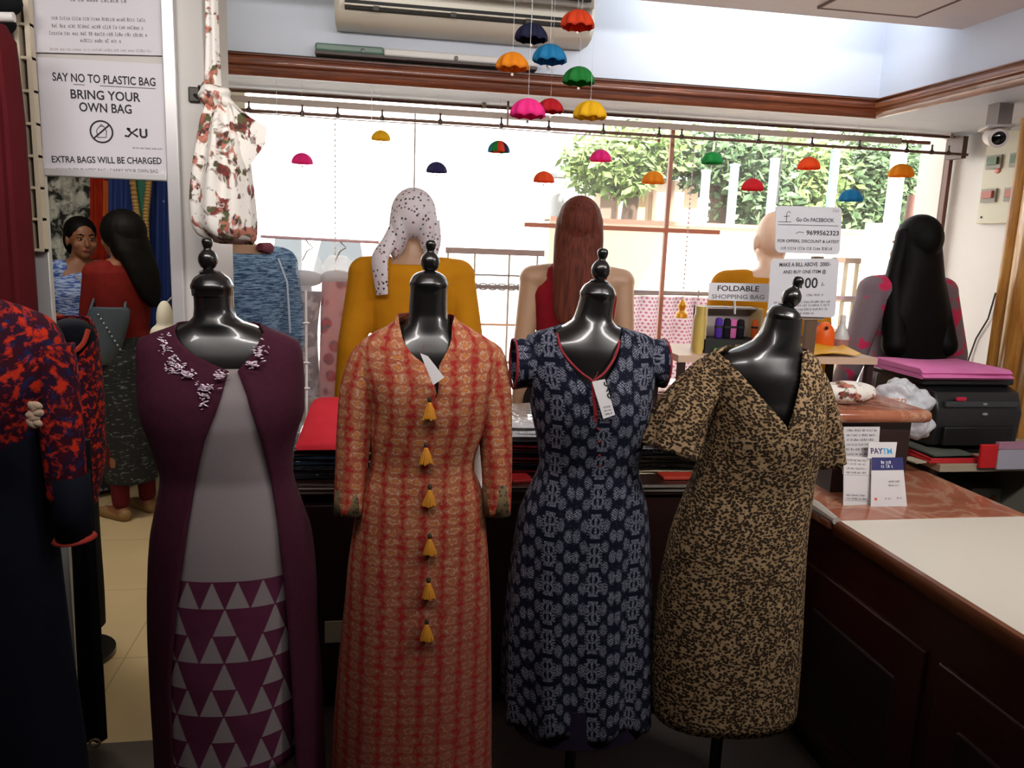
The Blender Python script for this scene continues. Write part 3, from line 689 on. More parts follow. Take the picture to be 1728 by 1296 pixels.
for px, py in ((725, 682), (719, 758), (725, 829), (725, 912), (723, 986), (720, 1056)):
    Yf = front_y(rk, Y2, py, .014); c = P(px, py, Yf); mb = MB(); rr = random.Random(int(px+py))
    for q in range(14):
        a = 2*PI*q/14; mb.tube([c+V((.003*math.cos(a), .003*math.sin(a)-.002, 0)), c+V((.008*math.cos(a), .006*math.sin(a)-.003, -.014)), c+V(((.011+rr.uniform(0, .005))*math.cos(a), .007*math.sin(a)-.003, -.032-rr.uniform(0, .005)))], [.0025, .004, .0038], 5)
    mb.ell(c+V((0, -.002, -.002)), (.006, .006, .007))
    q = mk('tassel', mb, TAS, k_, sharp=80); mk('tassel_knot', MB().ell(c+V((0, 0, .01)), (.0055, .005, .008)), M('#3a2a14', .7), q)

# ------------------------------------------------------------------ form 3: navy block-print dress
Y3 = 1.95
n3 = [(497, 981, 1037), (510, 978, 1035), (529, 972, 1032), (541, 966, 1033), (549, 954, 1040), (556, 936, 1058)]
b3 = [(563, 912, 1082), (575, 893, 1098), (620, 892, 1097), (660, 900, 1092), (700, 904, 1086), (740, 912, 1076), (786, 916, 1068), (820, 902, 1076), (861, 886, 1082), (950, 882, 1080)]
f3, ax3 = dress_form('black dress form with ball finial, wearing the navy block-print dress', Y3, n3, b3, ((1017, 431), (1014, 455), (1010, 488)), 29)
d3 = thing('block_print_dress', f3.location, 'navy cap-sleeved A-line dress with white block print and red piping', 'dress')
r3 = [(551, 950, 1044), (557, 930, 1064), (563, 908, 1086), (570, 894, 1098), (582, 889, 1101), (620, 890, 1099), (660, 897, 1094), (700, 902, 1088), (740, 910, 1078), (786, 914, 1070), (820, 900, 1078), (861, 882, 1086), (950, 867, 1091), (1050, 857, 1093), (1150, 852, 1094), (1192, 853, 1093)]
op3 = [(551, 935, 1052), (563, 940, 1047), (587, 946, 1043), (603, 956, 1037), (617, 968, 1029), (630, 982, 1019), (640, 996, 1006), (645, 1001, 1001.2)]
garment('dress_body', r3, Y3, NAVY, d3, op3, fold=(9, .055), grow=.004, hem=lambda p: .012*math.sin(9*p+1.5))
mb = MB(); pl = []; prr = []
for y, xl, xr in op3[1:]: pl.append(P(xl, y, front_y(r3, Y3, y, .004)+max(0, (590-y))*.0012)); prr.append(P(xr, y, front_y(r3, Y3, y, .004)+max(0, (590-y))*.0012))
mb.tube(curve3(pl+prr[::-1][1:], 5), .0032, 6); mk('neck_piping', mb, REDT, d3)
Yf = front_y(r3, Y3, 700, .006)
mb = MB(); pp = curve3([P(1001, 646, front_y(r3, Y3, 646, .006)), P(1005, 700, front_y(r3, Y3, 700, .006)), P(1008, 745, front_y(r3, Y3, 745, .006)), P(1009, 785, front_y(r3, Y3, 785, .006))], 6)
mb.tube(pp, (.0045, .002), 8, up=(0, 1, 0)); q = mk('placket', mb, M('#a3202c', .8), d3)
mb = MB()
for i in range(6): c = pp[3+i*3]; mk('button', MB().ell(c+V((.003, -.004, 0)), (.004, .002, .004), 8, 6), M('#7c1824', .5), q)
for pts, nm in ((((930, 610), (895, 612), (867, 614)), -1), (((1064, 611), (1092, 612), (1119, 613)), 1)):
    pth = [P(x, y, Y3+.005) for x, y in pts]
    s_ = sleeve('cap_sleeve', pth, [(.05, .05), (.059, .062), (.063, .06)], NAVY, d3)
    e = pth[-1]; mb = MB(); mb.tube([e+V((0, .06*math.cos(a), .062*math.sin(a))) for a in [2*PI*i/28 for i in range(29)]], .0035, 6, cap=False); mk('piping', mb, REDT, s_)
garment('lining', [(1150, 866, 1080), (1190, 864, 1082), (1208, 864, 1082)], Y3, cloth('lining', '#1c1428', '#241a30'), d3, zs=P(1000, 551, Y3).z)

# ------------------------------------------------------------------ form 4: leopard dress, leaning to the right
Y4 = 1.88
n4 = [(537, 1294, 1350), (550, 1290, 1349), (565, 1283, 1347), (577, 1272, 1346), (585, 1254, 1349), (592, 1236, 1354), (600, 1216, 1364)]
b4 = [(612, 1200, 1372), (640, 1196, 1378), (700, 1203, 1373), (740, 1198, 1369), (780, 1190, 1363), (810, 1178, 1360), (840, 1168, 1356), (900, 1146, 1348), (1000, 1126, 1340), (1060, 1120, 1335)]
f4, ax4 = dress_form('rightmost black dress form, neck leaning right, wearing the leopard print dress', Y4, n4, b4, ((1346, 476), (1336, 501), (1323, 531)), 28)
d4 = thing('leopard_dress', f4.location, 'tan and brown leopard print V-neck dress with flutter sleeves', 'dress')
r4 = [(588, 1230, 1356), (595, 1210, 1364), (604, 1195, 1373), (625, 1190, 1379), (660, 1196, 1381), (700, 1200, 1377), (740, 1195, 1373), (780, 1184, 1367), (810, 1172, 1363), (840, 1160, 1359), (900, 1140, 1351), (1000, 1119, 1345), (1100, 1106, 1339), (1165, 1101, 1333), (1190, 1103, 1330)]
op4 = [(588, 1216, 1356), (600, 1228, 1352), (620, 1246, 1349), (640, 1264, 1345), (660, 1283, 1338), (680, 1302, 1331), (698, 1319, 1324), (704, 1322, 1322.2)]
garment('dress_body', r4, Y4, LEO, d4, op4, fold=(4, .015), grow=.004)
sleeve('flutter_sleeve', [P(1208, 622, Y4), P(1180, 660, Y4), P(1148, 710, Y4-.01), P(1128, 762, Y4-.02)], [(.045, .05), (.058, .06), (.066, .068), (.07, .07)], LEO, d4, fold=(6, .22))
sleeve('flutter_sleeve', [P(1366, 630, Y4), P(1378, 670, Y4), P(1388, 725, Y4-.01), P(1391, 784, Y4-.02)], [(.03, .05), (.038, .055), (.042, .06), (.045, .06)], LEO, d4, fold=(6, .18))

# ------------------------------------------------------------------ price tags
def tag_(label, corners, Yf, mark=False):
    q = [P(x, y, Yf-.006) for x, y in corners]; c = (q[0]+q[2])/2
    t = thing('price_tag', c, label, 'price tag'); n = (q[1]-q[0]).cross(q[3]-q[0]).normalized()
    if n.y > 0: n = -n
    mk('card', MB().prism(q, n*-.0012), M('#f2f0f2', .7), t)
    xd = (q[1]-q[0]).normalized(); yd = (q[0]-q[3]).normalized()
    if mark:
        mb = MB(); L = (q[3]-q[0]).length; dn = (q[3]-q[0]).normalized(); W_ = (q[1]-q[0]).length
        logo(mb, q[0]+xd*W_*.85+dn*L*.06-n*-.0004, dn, xd, L*.26, L*.035); mk('printed_mark', mb, INK, t)
        mb = MB()
        for k in range(3): scribble(mb, q[3]+xd*W_*.25-dn*L*(.1+.09*k)-n*-.0006, xd, -dn, W_*.55, L*.04, seed=k)
        mk('print', mb, INKS, t)
    mk('string', MB().tube([q[0]+V((0, -.001, .0)), (q[0]+q[1])/2+V((-.004, .004, .012)), (q[0]+q[1])/2+V((0, .01, .02))], .0008, 5), M('#8a2a24', .8), t)
    return t
tag_('blank white price tag hanging tilted from the orange kurta neckline', ((709, 596), (722, 601), (750, 637), (731, 650)), front_y(rk, Y2, 655, .04))
tag_('white price tag with printed mark hanging on the navy dress placket', ((999, 644), (1021, 640), (1038, 700), (1018, 707)), front_y(r3, Y3, 690, .012), True)

# ------------------------------------------------------------------ outfit at the left frame edge and its mirror reflection built as a solid copy
Y5 = 1.7
n5 = [(450, -112, -44), (480, -114, -42), (500, -118, -30), (515, -130, 0)]
b5 = [(540, -200, 75), (570, -230, 92), (650, -220, 86), (700, -205, 70), (760, -200, 66), (900, -215, 75)]
f5, _a = dress_form('black dress form cut by the left picture edge, under the red print jacket', Y5, n5, b5, ((-78, 370), (-78, 398), (-78, 440)), 34)
j5 = thing('print_jacket', f5.location, 'orange-red and navy print jacket at the left picture edge', 'jacket')
r5 = [(505, -130, -20), (515, -170, 20), (526, -200, 52), (540, -225, 78), (565, -235, 96), (600, -235, 100), (650, -225, 92), (700, -210, 76), (740, -205, 68), (790, -215, 66)]
op5 = [(505, -140, -20), (525, -130, -34), (545, -110, -46), (580, -90, -70), (600, -80, -78), (650, -84, -74), (700, -88, -70), (790, -110, -60)]
garment('jacket_body', r5, Y5, REDP, j5, op5, fold=(6, .03), grow=.006)
s5 = sleeve('sleeve', [P(78, 585, Y5), P(97, 670, Y5-.01), P(110, 770, Y5-.02), P(116, 840, Y5-.02)], [(.05, .055), (.04, .05), (.036, .045), (.034, .042)], REDP, j5, fold=(3, .06))
mk('cuff', MB().tube([P(115, 800, Y5-.02), P(122, 860, Y5-.02), P(125, 905, Y5-.02)], [(.038, .046), (.036, .042), (.033, .04)], 20, cap=False), NAVYC, s5, solid=.002, label='navy lower sleeve')
mk('cuff_trim', MB().tube([P(125, 903, Y5-.02), P(126, 910, Y5-.02)], (.035, .042), 20, cap=False), M('#a02a1c', .8), s5, solid=.002)
mb = MB(); 
for q in range(9): mb.ell(P(62+random.uniform(-9, 9), 700+random.uniform(-18, 20), 1.55), (.012, .006, .008), 8, 6, Matrix.Rotation(random.uniform(0, 3), 4, 'Y'))
mk('waist_flower', mb, M('#c9ad94', .8), j5, label='cream and pink fabric flowers at the waist')
k5 = thing('navy_skirt', f5.location, 'long flared navy skirt under the red print jacket, left edge', 'skirt')
garment('skirt_body', [(700, -200, 70), (740, -205, 78), (800, -215, 84), (900, -228, 90), (1100, -250, 110), (1290, -275, 134), (1350, -280, 140)], Y5, NAVYC, k5, fold=(8, .03), zs=P(-78, 510, Y5).z)
Y6 = 2.95
n6 = [(510, 88, 128), (525, 86, 132), (540, 76, 142)]
b6 = [(556, 66, 150), (600, 60, 158), (650, 63, 163), (700, 68, 164), (760, 70, 160), (860, 64, 160)]
f6 = thing('dress_form', P(112, 900, Y6)*1, 'dark dress form behind the white mirror frame, carrying the reflected outfit', 'dress form'); f6.location.z = 0; ORG[f6.name] = V(f6.location)
garment('bust', shrink(b6, 4), Y6, BLACK, f6, grow=-.006, solid=0, zs=P(112, 540, Y6).z)
bx = f6.location.x
mk('pole', MB().cyl((bx, Y6, .03), (bx, Y6, .9), .015), M('#15120f', .3, .4), f6)
mk('base', MB().lathe((bx, Y6, 0), (0, 0, 1), [(0, .14), (.02, .14), (.035, .03)], 28), BLACK, f6)
j6 = thing('print_jacket', f6.location, 'red print jacket with navy lining, solid copy of a mirror reflection', 'jacket')
garment('jacket_body', [(536, 76, 146), (548, 66, 153), (562, 58, 158), (600, 53, 163), (650, 56, 168), (700, 60, 172), (760, 62, 172), (810, 68, 166), (862, 80, 154)], Y6, REDP, j6, [(536, 74, 150), (552, 88, 149), (575, 104, 146), (590, 116, 136), (600, 124, 124.2)], fold=(5, .04), grow=.006)
mk('lining', MB().ell(P(122, 566, Y6-.02), (.075, .05, .06)), NAVYC, j6, label='navy lining showing in the neck')
mb = MB(); mb.tube(curve3([P(88, 552, Y6-.1), P(104, 575, Y6-.12), P(122, 592, Y6-.125), P(140, 580, Y6-.12), P(149, 556, Y6-.1)], 5), .008, 6); mk('neck_trim', mb, M('#a8321e', .8), j6)
k6 = thing('black_skirt', f6.location, 'long black skirt under the solid copy of the reflected jacket', 'skirt')
garment('skirt_body', [(760, 64, 158), (900, 56, 164), (1000, 52, 170), (1060, 50, 172)], Y6, BLACKC, k6, fold=(8, .04), zs=P(112, 540, Y6).z)
# black drape beside the mirror frame
t = thing('black_drape', P(160, 1245, 2.36), 'narrow black cloth drape hanging to the floor beside the white frame', 'drape')
mb = MB(); rings = []
for i in range(15):
    s = i/14; y = 742+(1246-742)*s; xl, xr = 112+24*s, 152+29*s
    a, b = P(xl, y, 2.365), P(xr, y, 2.365)
    rings.append([a.lerp(b, .5+.5*math.cos(q))+V((0, (.022+.008*math.sin(5*q))*math.sin(q), 0)) for q in [2*PI*k/28 for k in range(28)]])
mb.loft(rings); mk('cloth', mb, BLACKC, t)
mk('ring', MB().tube([P(160, 1254, 2.34)+V((.014*math.cos(a), 0, .012*math.sin(a))) for a in [2*PI*i/16 for i in range(17)]], .004, 6, cap=False), M('#8f8a70', .3, .8), t)
# maroon garment and slotted upright, top left
t = thing('slotted_upright', P(45, 430, 2.37), 'beige slotted wall upright left of the notices', 'shelf upright')
u0, u1 = P(33, -30, 2.37), P(59, 425, 2.37)
mb = MB(); xa, xb = P(46, 200, 2.37).x-.016, P(46, 200, 2.37).x+.022
zb, zt_ = P(58, 424, 2.37).z, 2.4
mb.bb((xa, 2.365, zb), (xa+.011, 2.395, zt_)); mb.bb((xb-.012, 2.365, zb), (xb, 2.395, zt_))
z = zb
while z < zt_: mb.bb((xa, 2.367, z), (xb, 2.393, z+.007)); z += .082
mk('rail', mb, M('#d3c6ad', .5), t, smooth=False); mk('slot_back', MB().bb((xa+.008, 2.39, zb), (xb-.008, 2.397, zt_)), M('#3a2a20', .7), t)
t = thing('hanging_rail', P(0, 30, 2.15), 'white hanging rail end at the top left corner', 'rail')
mk('tube', MB().cyl(P(-120, 27, 2.15), P(24, 29, 2.15), .011), M('#d8d4d0', .3), t); mk('arm', MB().cyl(P(8, 28, 2.15), P(8, 28, 2.42), .008), M('#b8b2ac', .4), t)
t = thing('maroon_dress', P(0, 300, 2.15), 'dark maroon dress hanging from the rail at the top left', 'dress')
mb = MB(); rings = []
for i in range(20):
    s = i/19; y = 42+530*s; xr = interp([(0, 8), (.04, 24), (.3, 40), (1, 66)], s)[0]; xl = -150
    a, b = P(xl, y, 2.15), P(xr, y, 2.15)
    rings.append([a.lerp(b, .5+.5*math.cos(q))+V((0, .07*math.sin(q)*(1+.25*math.sin(9*q)), 0)) for q in [2*PI*k/48 for k in range(48)]])
mb.loft(rings); mk('cloth', mb, MAROON, t); 
mk('hanger', MB().tube([P(-60, 44, 2.15), P(-62, 20, 2.15), P(-50, 6, 2.15)], .004, 6), M('#222222', .4), t)
t = thing('dark_garment', P(0, 10, 2.3), 'dark folded garment on the rail above the maroon dress, top left corner', 'garment')
mb = MB(); mb.ell(P(-5, 4, 2.3), (.06, .03, .035)); mb.ell(P(-15, 40, 2.33), (.06, .02, .03)); mk('cloth', mb, BLACKC, t)
# ------------------------------------------------------------------ figures
def skinm(name, a, b, rough=.45): return PM(name, lambda: mixc(step(noise(obj3()[3], 6, 3), .5, .3), a, b), rough)
SKINM = skinm('mannequin_skin', '#a07c62', '#ac8a6e'); SKIND = skinm('skin_brown', '#7c4e36', '#8a5a3f', .5)
class Fig:
    """a standing figure in local metres (height 1.6, facing -Y), scaled to H, turned rz, feet at pos"""
    def __init__(s, root, pos, rz, H): s.k = H/1.6; s.M = Matrix.Translation(V(pos)) @ Matrix.Rotation(rz, 4, 'Z') @ Matrix.Scale(s.k, 4); s.root = root
    def w(s, p): return s.M @ V(p)
    def cap(s, mb, a, ra, b, rb): mb.cap(s.w(a), ra*s.k, s.w(b), rb*s.k); return mb
    def ell(s, mb, c, r, rot=None): 
        R = s.M.to_3x3().normalized()
        if rot: R = R @ rot.to_3x3()
        mb.ell(s.w(c), tuple(q*s.k for q in r), 18, 12, R); return mb
    def loft(s, mb, rows, n=28, off=(0, 0)):              # rows: z, rx, ry_front, ry_back [, cx, cy]
        rings = []
        for r in rows:
            z, rx, rf, rb = r[:4]; cx, cy = (r[4], r[5]) if len(r) > 5 else (0, 0)
            rings.append([s.w((cx+rx*math.copysign(abs(math.cos(a))**.9, math.cos(a)), cy-(rf if math.sin(a) > 0 else rb)*math.copysign(abs(math.sin(a))**.9, math.sin(a)), z)) for a in [2*PI*i/n for i in range(n)]])
        mb.loft(rings); return mb
TORSO = [(.80, .13, .09, .10), (.86, .158, .095, .115), (.93, .15, .09, .105), (1.01, .122, .082, .085), (1.10, .132, .09, .085), (1.18, .146, .122, .09), (1.25, .155, .105, .092), (1.31, .158, .08, .085), (1.345, .12, .06, .065), (1.375, .06, .05, .055)]
def grow(rows, g): return [(r[0], r[1]+g, r[2]+g, r[3]+g)+tuple(r[4:]) for r in rows]
def hand(f, mb, W, d, nrm, curl=.5, side=1):
    W = V(W); d = V(d).normalized(); n = V(nrm).normalized(); sd = d.cross(n).normalized()*side
    for q in (-1, 0, 1): f.cap(mb, W+sd*q*.014, .014, W+d*.07+sd*q*.02, .0125)
    for i, L in enumerate((.055, .066, .07, .062)):
        b = W+d*.076+sd*(i-1.5)*-.0185; k1 = (d*math.cos(curl*.6)+n*math.sin(curl*.6)); k2 = (d*math.cos(curl*1.5)+n*math.sin(curl*1.5))
        m = b+k1*L*.5; f.cap(mb, b, .0088, m, .008); f.cap(mb, m, .008, m+k2*L*.5, .0066)
    b = W+d*.02+sd*.026; m = b+(d*.6+sd*.8).normalized()*.034; f.cap(mb, b, .011, m, .0095); f.cap(mb, m, .0095, m+(d*.85+sd*.3+n*.3).normalized()*.03, .0075)
def body(f, skin, arms, voxel=.006, tilt=(0, 0), feet=True, it=3):
    mb = MB(); f.loft(mb, TORSO)
    hx, hy = tilt
    f.cap(mb, (0, .01, 1.33), .052, (hx*.5, .0+hy*.5, 1.42), .047)
    f.ell(mb, (hx, .012+hy, 1.51), (.071, .09, .09)); f.ell(mb, (hx, -.022+hy, 1.45), (.058, .062, .072)); f.cap(mb, (hx, -.055+hy, 1.405), .026, (hx, -.03+hy, 1.42), .04)
    f.cap(mb, (hx, -.08+hy, 1.485), .008, (hx, -.096+hy, 1.455), .013)                     # nose
    f.ell(mb, (hx, -.083+hy, 1.424), (.022, .009, .009))                                        # lips
    for e in (-1, 1):
        f.ell(mb, (hx+e*.028, -.068+hy, 1.502), (.022, .012, .008)); f.ell(mb, (hx+e*.04, -.05+hy, 1.455), (.022, .024, .024)); f.ell(mb, (hx+e*.073, .015+hy, 1.475), (.009, .018, .03))
        f.cap(mb, (e*.085, 0, .85), .088, (e*.085, -.01, .47), .056); f.cap(mb, (e*.085, -.01, .47), .053, (e*.08, .015, .09), .034); f.ell(mb, (e*.084, .02, .33), (.05, .052, .1))
        if feet: f.cap(mb, (e*.08, .025, .045), .036, (e*.088, -.11, .028), .026); f.cap(mb, (e*.088, -.11, .026), .026, (e*.09, -.16, .02), .018)
        sh, el, wr, hd, hn, cu = arms[e]
        f.cap(mb, (e*.1, .0, 1.31), .055, sh, .05); f.cap(mb, sh, .047, el, .037); f.cap(mb, el, .037, wr, .026); hand(f, mb, wr, hd, hn, cu, -e)
    return blob('body', mb, voxel*f.k, skin, f.root, it)
def arms_down(sp=.04): return {e: ((e*.165, .0, 1.305), (e*(.2+sp), .03, 1.05), (e*(.215+sp*1.6), -.02, .81), (0, -.1, -1), (-e, .1, 0), .5) for e in (-1, 1)}
def sleeves(f, mb, arms, g, upto=1.0):
    for e in (-1, 1):
        sh, el, wr = [V(q) for q in arms[e][:3]]
        f.cap(mb, (e*.1, 0, 1.305), .058+g, sh, .052+g); f.cap(mb, sh, .05+g, el, .038+g)
        if upto > .5: f.cap(mb, el, .038+g, el.lerp(wr, (upto-.5)*2), .03+g)
    return mb

# ---- shop mannequins standing behind the counter, backs to us
def heather():
    x, y, z, v = obj3(); n = noise(comb(x*14.0, y*14.0, z*160.0), 1.6, 3, .7); return mixc(step(n, .5, .08), '#24405f', '#7f9cb8')
HEATH = PM('blue_heather', heather, .85, spec=.15); YEL = cloth('mustard_cloth', '#c9860e', '#d69318', 12); REDK = cloth('red_knit', '#7e0f1c', '#8e1522', 20)
def dots():
    x, y, z, v = obj3(); d = voro(v, 60); return mixc(step(d, .28, .06), mixc(step(noise(v, 25, 2), .55, .05), '#4a3c46', '#a05a70'), '#e4dde2')
DOTS = translucent(PM('dotted_scarf', dots, .85), .3); translucent(YEL, .3); translucent(REDK, .15)
def pinkfl():
    x, y, z, v = obj3(); return mixc(step(noise(v, 16, 3, .5, .3), .58, .03), '#6d5f66', '#b81e4c')
PINKF = PM('grey_pink_floral', pinkfl, .85)
def hairm(name, a, b): return PM(name, lambda: (lambda x, y, z, v: mixc(step(noise(comb(x*90.0, y*90.0, z*4.0), 1.5, 3), .5, .2), a, b))(*obj3()), .6, spec=.12)
HBROWN = hairm('hair_brown', '#40201a', '#6a3424'); HBLACK = hairm('hair_black', '#060505', '#0c0a0a')
TUNIC = [(.52, .20, .14, .15), (.7, .19, .13, .14), (.86, .172, .112, .13), (.95, .16, .105, .115)] + grow([r for r in TORSO if r[0] > 1.0 and r[0] < 1.36], .012)
def mannequin(px, py, Y, H, rz, label, top, arms, hair=None, skin=SKINM, name='mannequin', sleeve_to=1.0, tunic=TUNIC, neck=None, tilt=(0, 0)):
    c = P(px, py, Y); t = thing(name, (c.x, Y, 0), label, 'mannequin', 'window mannequins'); f = Fig(t, (c.x, Y, 0), rz, H)
    body(f, skin, arms, .007, tilt)
    mb = MB(); f.loft(mb, tunic)
    if sleeve_to: sleeves(f, mb, arms, .012, sleeve_to)
    blob('top', mb, .008, top, t, 3)
    mb = MB()                                              # plain trousers, out of sight behind the counter
    for e in (-1, 1): f.cap(mb, (e*.085, 0, .84), .1, (e*.085, 0, .12), .07)
    blob('trousers', mb, .012, BLACKC, t, 2)
    mk('stand', MB().lathe((c.x, Y, 0), (0, 0, 1), [(0, .16), (.006, .16), (.012, .02)], 28), M('#9a9a9a', .2, .6), t)
    return t, f
def long_hair(f, z_end, wd, mat, root, back=.1, top=True, name='hair', end=.6, tilt=(0, 0)):
    mb = MB(); hx, hy = tilt
    f.ell(mb, (hx, .025+hy, 1.515), (.083, .1, .098))
    rows = []
    for i in range(12):
        s = i/11; z = 1.53-(1.53-z_end)*s
        w_ = interp([(0, .085), (.2, .09), (.5, wd), (.85, wd*.9), (1, wd*end)], s)[0]
        yc = interp([(0, .03), (.2, .06), (.45, .085), (1, back+.02)], s)[0]
        rows.append((z, w_, .055-.02*s, .06-.03*s, hx*(1-s), yc+hy*(1-s)))
    f.loft(mb, rows[::-1]); return blob(name, mb, .006, mat, root, 4)
A = arms_down(.03)
m1, f1m = mannequin(410, 430, 3.2, 1.77, PI+.85, 'mannequin in a blue heather long-sleeved top, head hidden behind the floral bag', HEATH, arms_down(.0), tilt=(.05, -.03))
mk('piping', MB().tube([f1m.w((-.07, .095, 1.33)), f1m.w((-.09, .115, 1.25)), f1m.w((-.1, .112, 1.15)), f1m.w((-.115, .1, 1.07))], .004, 6), M('#b9c6d4', .8), m1)
mk('collar_scarf', MB().tube([f1m.w((.0, .085, 1.37)), f1m.w((-.05, .07, 1.365)), f1m.w((-.085, .02, 1.355))], [.014, .022, .016], 10), M('#6a1f34', .85), m1)
m2, f2m = mannequin(697, 400, 3.2, 1.745, PI, 'mannequin in a mustard yellow top with a dotted white headscarf', YEL, arms_down(.015))
mb = MB(); f2m.ell(mb, (0, .018, 1.52), (.082, .104, .094))
for e in (-1, 1): f2m.ell(mb, (e*.05, .02, 1.475), (.036, .082, .1)); f2m.ell(mb, (e*.062, .03, 1.42), (.026, .06, .06))
blob('headscarf', mb, .006, DOTS, m2, 3)
mb = MB()
for pts, rr in ((((-.07, .06, 1.5), (-.078, .06, 1.43), (-.066, .07, 1.37)), ((.02, .03), (.018, .024), (.014, .012))), (((.06, .05, 1.47), (.085, .075, 1.42), (.115, .09, 1.37), (.115, .105, 1.31), (.108, .112, 1.24)), ((.022, .03), (.03, .024), (.036, .022), (.034, .014), (.026, .008)))):
    mb.tube([f2m.w(p) for p in curve3(pts, 5)], [tuple(q*f2m.k for q in interp([(i/(len(rr)-1),)+tuple(x) for i, x in enumerate(rr)], j/((len(pts)-1)*5))) for j in range((len(pts)-1)*5+1)], 14)
mk('scarf_tail', mb, DOTS, m2)
m3, f3m = mannequin(977, 400, 3.18, 1.745, PI-.25, 'mannequin with long straight brown hair and a sleeveless red dress', REDK, arms_down(-.01), sleeve_to=0, tunic=[(.52, .2, .14, .15), (.86, .172, .112, .13)] + grow([r for r in TORSO if 1.0 < r[0] < 1.3], .01)+[(1.31, .14, .088, .095), (1.345, .125, .07, .075), (1.368, .085, .06, .065)])
long_hair(f3m, 1.13, .088, HBROWN, m3, .09, end=.5)
m4, f4m = mannequin(1304, 420, 3.2, 1.735, PI-.2, 'bald mannequin in a mustard top standing behind the offer signs', YEL, arms_down(.02), skin=skinm('pale_mannequin', '#d8b39a', '#e2c0a8'))
m5, f5m = mannequin(1540, 430, 3.2, 1.735, PI+.1, 'mannequin with very long black hair and a grey top with pink flowers', PINKF, arms_down(.045))
long_hair(f5m, .85, .145, HBLACK, m5, .1, end=.95)
mb = MB()
for e, x0 in ((-1, -.07), (1, .07)): f5m.cap(mb, (x0, .02, 1.53), .03, (e*.1, .03, 1.36), .035); f5m.cap(mb, (e*.1, .03, 1.36), .035, (e*.12, .1, 1.1), .05)
blob('side_hair', mb, .007, HBLACK, m5, 3)

# ---- two women seen by reflection, built as solid figures behind the mirror frame
def dashes():
    x, y, z, v = obj3(); n = noise(comb(x*26.0, y*26.0, z*70.0), 1.2, 2); return mixc(step(n, .62, .04), '#14161a', '#59605f')
def darkdots():
    x, y, z, v = obj3(); d = voro(v, 26, 'F1', .35); return mixc(step(d, .36, .06), '#6f7684', '#12151d')
SKIRT = PM('dashed_skirt', dashes, .85); SAREE = PM('dotted_drape', darkdots, .85); REDB = cloth('red_blouse', '#5e100d', '#6c1510', 20)
def bluew():
    x, y, z, v = obj3(); n = noise(comb(x*20.0, y*20.0, z*110.0), 1.3, 2); return mixc(step(n, .5, .06), '#2a4f9a', '#9fb2d8')
BLUEP = PM('blue_white_print', bluew, .85)
def eyes(f, t, tilt=(0, 0)):
    hx, hy = tilt
    for e in (-1, 1):
        mb = MB(); f.ell(mb, (hx+e*.028, -.069+hy, 1.487), (.0115, .0105, .0045)); o = mk('eye', mb, M('#9a8c82', .4), t)
        mb = MB(); f.ell(mb, (hx+e*.028, -.0785+hy, 1.487), (.0052, .004, .0052)); mk('iris', mb, M('#120b08', .2), o)
        mb = MB(); f.cap(mb, (hx+e*.014, -.083+hy, 1.508), .0028, (hx+e*.03, -.081+hy, 1.514), .0032); f.cap(mb, (hx+e*.03, -.081+hy, 1.514), .0032, (hx+e*.046, -.07+hy, 1.508), .002); mk('eyebrow', mb, HBLACK, t)
    mb = MB(); f.ell(mb, (hx, -.087+hy, 1.426), (.021, .007, .008)); mk('lips', mb, M('#7a3a34', .5), t)
# woman with her back to us
c = P(212, 600, 4.5)
w2 = thing('woman', (c.x, 4.5, 0), 'woman seen from behind in red blouse and dark skirt with long black hair', 'person', 'women reflected in the mirror, built solid')
fa = Fig(w2, (c.x, 4.5, 0), math.radians(232), 1.63)
aw2 = {-1: ((-.135, -.02, 1.3), (-.15, -.07, 1.06), (-.05, -.22, 1.02), (.8, -.55, .1), (0, 0, -1), .6), 1: ((.125, -.03, 1.3), (.13, -.1, 1.05), (.08, -.27, .98), (-.5, -.8, .05), (0, 0, -1), .6)}
body(fa, SKIND, aw2, .0045, (-.01, -.02)); eyes(fa, w2, (-.01, -.02))
mb = MB(); fa.loft(mb, grow([r for r in TORSO if .9 < r[0] < 1.33], .01)+[(1.345, .115, .06, .07)]); sleeves(fa, mb, aw2, .009, .45); blob('blouse', mb, .006, REDB, w2, 3)
mb = MB(); fa.loft(mb, [(.2, .13, .12, .12), (.4, .135, .12, .125), (.65, .155, .12, .135), (.86, .17, .112, .135), (.98, .142, .1, .11)]); blob('skirt', mb, .007, SKIRT, w2, 3)
mb = MB()
for e in (-1, 1): fa.cap(mb, (e*.083, -.0, .4), .055, (e*.08, .015, .1), .044)
blob('leggings', mb, .007, cloth('maroon_leggings', '#4c0f14', '#5a141a'), w2, 2)
for e in (-1, 1):
    mb = MB(); fa.cap(mb, (e*.08, .04, .03), .036, (e*.088, -.1, .024), .034); fa.cap(mb, (e*.088, -.1, .022), .034, (e*.09, -.16, .018), .022); blob('shoe', mb, .005, M('#8a6a42', .6), w2, 2)
hb = MB(); fa.ell(hb, (-.015, .012, 1.515), (.105, .122, .112)); fa.ell(hb, (-.02, .05, 1.44), (.1, .085, .1)); fa.loft(hb, [(1.13, .02, .02, .02, -.09, .12), (1.17, .05, .03, .03, -.075, .125), (1.24, .075, .04, .04, -.06, .12), (1.33, .09, .05, .05, -.04, .105), (1.42, .1, .065, .06, -.02, .075), (1.5, .1, .08, .07, -.015, .04)]); blob('hair', hb, .006, HBLACK, w2, 4)
bg_c = P(176, 566, 4.36)
t = thing('handbag', bg_c, 'grey-blue handbag on the arm of the woman in red', 'handbag')
mb = MB(); rings = []
for z, ra in ((-.15, .055), (-.14, .085), (-.05, .1), (.06, .105), (.13, .1), (.145, .085)): rings.append([bg_c+V((ra*math.cos(a)+.25*z, .04*math.sin(a), z)) for a in [2*PI*i/24 for i in range(24)]])
